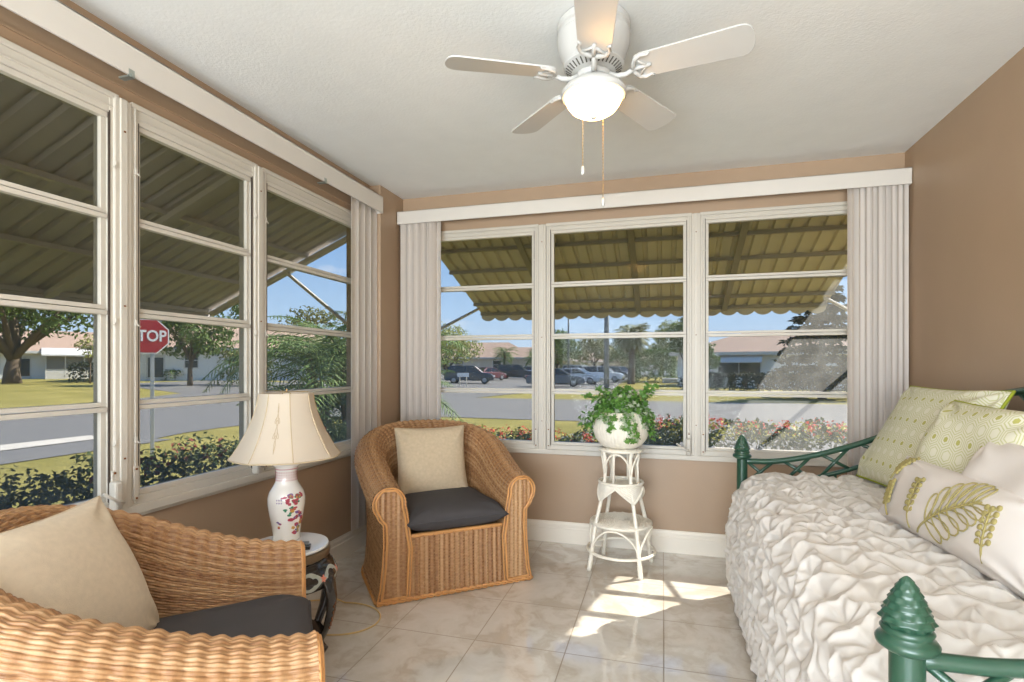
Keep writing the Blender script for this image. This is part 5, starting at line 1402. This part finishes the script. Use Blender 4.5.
# ================================================================== CARS
TYRE = M('black tyre', (26, 26, 27), 0.8); HUB = M('alloy hub', (150, 152, 156), 0.3, metal=0.7); CARGL = M('tinted car glass', (24, 28, 32), 0.08, var=0.0, coat=0.4)
LAMPW = M('clear headlamp', (230, 232, 232), 0.15); LAMPR = M('red tail lamp', (150, 30, 26), 0.25)
def car(label, u, d, face, rgb, kind='sedan', s=1.0, metal=0.3):
    x, y = along(u, d); t = thing('car', label, 'car', (x, y, gh(x, y) + 0.03), face, 'cars in the car park'); t.scale = (s, s, s)
    paint = M('car paint', rgb, 0.3, metal=metal, var=0.0, coat=0.6)
    if kind == 'sedan':
        low = [(-2.3, 0.32), (-2.35, 0.62), (-2.25, 0.92), (-1.3, 0.98), (1.0, 0.96), (1.95, 0.80), (2.3, 0.62), (2.32, 0.36), (2.2, 0.26), (-2.2, 0.26)]
        cab = [(-1.75, 0.95), (-0.95, 1.42), (0.25, 1.44), (1.15, 0.95)]
    elif kind == 'van':
        low = [(-2.35, 0.35), (-2.4, 0.7), (-2.35, 1.1), (1.1, 1.1), (2.1, 0.98), (2.35, 0.72), (2.35, 0.38), (2.2, 0.28), (-2.2, 0.28)]
        cab = [(-2.32, 1.08), (-2.15, 1.78), (0.45, 1.80), (1.35, 1.08)]
    else:
        low = [(-2.25, 0.36), (-2.32, 0.7), (-2.25, 1.05), (0.95, 1.05), (1.95, 0.94), (2.25, 0.7), (2.25, 0.38), (2.1, 0.3), (-2.1, 0.3)]
        cab = [(-2.15, 1.03), (-1.8, 1.62), (0.35, 1.66), (1.15, 1.03)]
    hw = 0.88
    def ext(poly, w0, w1, zb, zt_):
        n_ = len(poly); f = lambda z: w0 + (w1 - w0) * max(0, min(1, (z - zb) / (zt_ - zb)))
        vs = [(a, -f(b), b) for a, b in poly] + [(a, f(b), b) for a, b in poly]
        return vs, [tuple(range(n_)), tuple(range(2 * n_ - 1, n_ - 1, -1))] + [(i, n_ + i, n_ + (i + 1) % n_, (i + 1) % n_) for i in range(n_)]
    b = MB(); b.add(*ext(low, hw, hw * 0.95, 0.3, 1.05)); b.build('body', paint, t, bevel=0.07)
    g = MB(); g.add(*ext(cab, hw * 0.93, hw * 0.72, cab[0][1], cab[1][1])); g.build('glasshouse', CARGL, t, bevel=0.03)
    zt_ = cab[1][1]; rr = MB(); a0, a1 = cab[1][0], cab[2][0]
    rr.box(((a0 + a1) / 2, 0, zt_ + 0.015), (a1 - a0 + 0.15, hw * 1.42, 0.07))
    for sg in (-1, 1):
        for p, q in ((cab[0], cab[1]), (cab[3], cab[2]), ((-0.35, cab[0][1]), (-0.35, zt_))):
            rr.tube([(p[0], sg * hw * 0.93, p[1]), (q[0], sg * hw * 0.735, q[1])], 0.045, 6)
    rr.build('roof', paint, t, bevel=0.03)
    for wx in (-1.42, 1.42):
        for sg in (-1, 1):
            w = MB()
            pr = [(0.0, -0.1), (0.25, -0.1), (0.32, -0.07), (0.335, 0), (0.32, 0.07), (0.25, 0.1), (0.0, 0.1)]
            w.lathe(pr, 20); w.v = [(p[0] + wx, p[2] + sg * (hw - 0.09), p[1] + 0.335) for p in w.v]
            wo_ = w.build('wheel', TYRE, t, smooth=True, auto=0.8)
            h_ = MB(); h_.lathe([(0, 0.0), (0.2, 0.0), (0.21, 0.02), (0.06, 0.035), (0, 0.035)], 16); h_.v = [(p[0] + wx, sg * (hw - 0.005) + p[2] * sg, p[1] + 0.335) for p in h_.v]; h_.build('hub_cap', HUB, wo_)
    for sg in (-1, 1):
        MB().box((2.22, sg * 0.62, 0.68), (0.16, 0.36, 0.15)).build('headlamp', LAMPW, t, bevel=0.03); MB().box((-2.30, sg * 0.66, 0.82), (0.12, 0.26, 0.2)).build('tail_lamp', LAMPR, t, bevel=0.03)
    return t
car('grey sedan parked nearest, half behind the mullion', 556, 43, 0.12, (84, 88, 94), metal=0.1)
car('silver sedan just behind the grey sedan', 577, 49, -0.1, (196, 198, 200))
car('white wagon parked by the utility pole', 602, 56, -0.05, (226, 226, 226), 'suv', metal=0.0)
car('small white van farther back above the silver sedan', 580, 72, -0.3, (222, 222, 222), 'van', metal=0.0)
car('dark grey car parked behind the utility pole', 619, 66, -0.7, (58, 60, 66), 'suv')
car('pale car at the far end of the row near the palm', 638, 80, -1.0, (208, 212, 218), 'sedan')
car('dark blue sport utility car nearest the small white board', 470, 50, 0.25, (34, 40, 52), 'suv')
car('maroon car just right of the dark blue sport utility car', 488, 60, 1.2, (96, 36, 42), 'sedan')
car('black van parked beyond the maroon car', 516, 68, 0.1, (30, 32, 36), 'van')
car('white sport utility car left of the mullion', 534, 80, 1.3, (222, 222, 224), 'suv', metal=0.0)

# ================================================================== SIGNS AND POLES
GALV = M('galvanised post', (176, 178, 178), 0.45, metal=0.4); SIGNR = M('stop sign red', (168, 40, 46), 0.45, var=0.0); SIGNW = M('sign white', (236, 234, 230), 0.5, var=0.0)
def stop_sign():
    x, y = -8.683, 7.37; t = thing('stop_sign', 'red octagonal stop sign on a post at the street corner', 'sign', (x, y, gh(x, y)), 0.0)
    face = math.atan2(y, x) - PI / 2; t.rotation_euler = (0, 0, face)
    MB().box((0, 0.022, 1.2), (0.06, 0.03, 2.4)).build('post', GALV, t, bevel=0.004)
    R = 0.305 / math.cos(PI / 8); zc = 2.18
    oc = lambda r: [(r * math.cos(PI / 8 + PI / 4 * k), r * math.sin(PI / 8 + PI / 4 * k)) for k in range(8)]
    xf = Matrix.Translation((-0.055, 0, zc)) @ Matrix.Rotation(PI / 2, 4, 'X')
    MB().prism(oc(R), -0.004, 0.004, xf).build('sign_border', SIGNW, t)
    f = MB().prism(oc(R * 0.94), 0.004, 0.006, xf).build('sign_face', SIGNR, t)
    c = bpy.data.curves.new('lettering', 'FONT'); c.body = 'STOP'; c.size = 0.27; c.align_x = 'CENTER'; c.align_y = 'CENTER'; c.extrude = 0.001; c.offset = 0.006
    c.materials.append(SIGNW); tmp = bpy.data.objects.new('tmp', c); COL.objects.link(tmp)
    me = bpy.data.meshes.new_from_object(tmp.evaluated_get(bpy.context.evaluated_depsgraph_get())); bpy.data.objects.remove(tmp)
    l = bpy.data.objects.new('lettering', me); link(l, f); l.location = (-0.055, -0.008, zc); l.rotation_euler = (PI / 2, 0, 0); l.scale = (0.82, 1.0, 1)
stop_sign()
x, y = along(606.5, 39); t = thing('utility_pole', 'grey utility pole on the lawn in the middle window', 'pole', (x, y, gh(x, y)))
MB().tube([(0, 0, 0), (0, 0, 9.0)], [0.20, 0.16], 12).build('shaft', M('weathered grey pole', (128, 130, 132), 0.8), t, smooth=True)
MB().box((0, 0, 8.4), (2.2, 0.12, 0.14)).build('crossarm', BARK, t)
x, y = along(568.5, 62); t = thing('light_pole', 'slim dark light pole in the car park', 'pole', (x, y, gh(x, y)))
MB().tube([(0, 0, 0), (0, 0, 8.6)], [0.13, 0.09], 10).build('shaft', M('dark grey pole paint', (92, 96, 100), 0.5), t, smooth=True)
a = MB(); a.tube([(0, 0, 8.5), (0.7, 0, 8.75)], 0.04, 8); a.box((0.95, 0, 8.75), (0.55, 0.28, 0.12)); a.build('lamp_head', GALV, t)
x, y = along(463, 44); t = thing('notice_board', 'small white board on two posts before the dark blue car', 'sign', (x, y, gh(x, y)), 0.2)
for s in (-1, 1): MB().box((s * 0.28, 0.04, 0.45), (0.08, 0.06, 0.9)).build('post', STUCCO2, t)
MB().box((0, 0, 0.95), (0.95, 0.05, 0.32)).build('panel', SIGNW, t, bevel=0.01)
x, y = along(670, 53); t = thing('lawn_marker', 'low white slab on the lawn by the dark bush', 'slab', (x, y, gh(x, y)))
MB().box((0, 0, 0.22), (1.5, 0.9, 0.44)).build('slab', CONC, t, bevel=0.05); MB().box((0, 0, 0.47), (1.3, 0.75, 0.06)).build('cap', SIGNW, t, bevel=0.02)
#NEXT
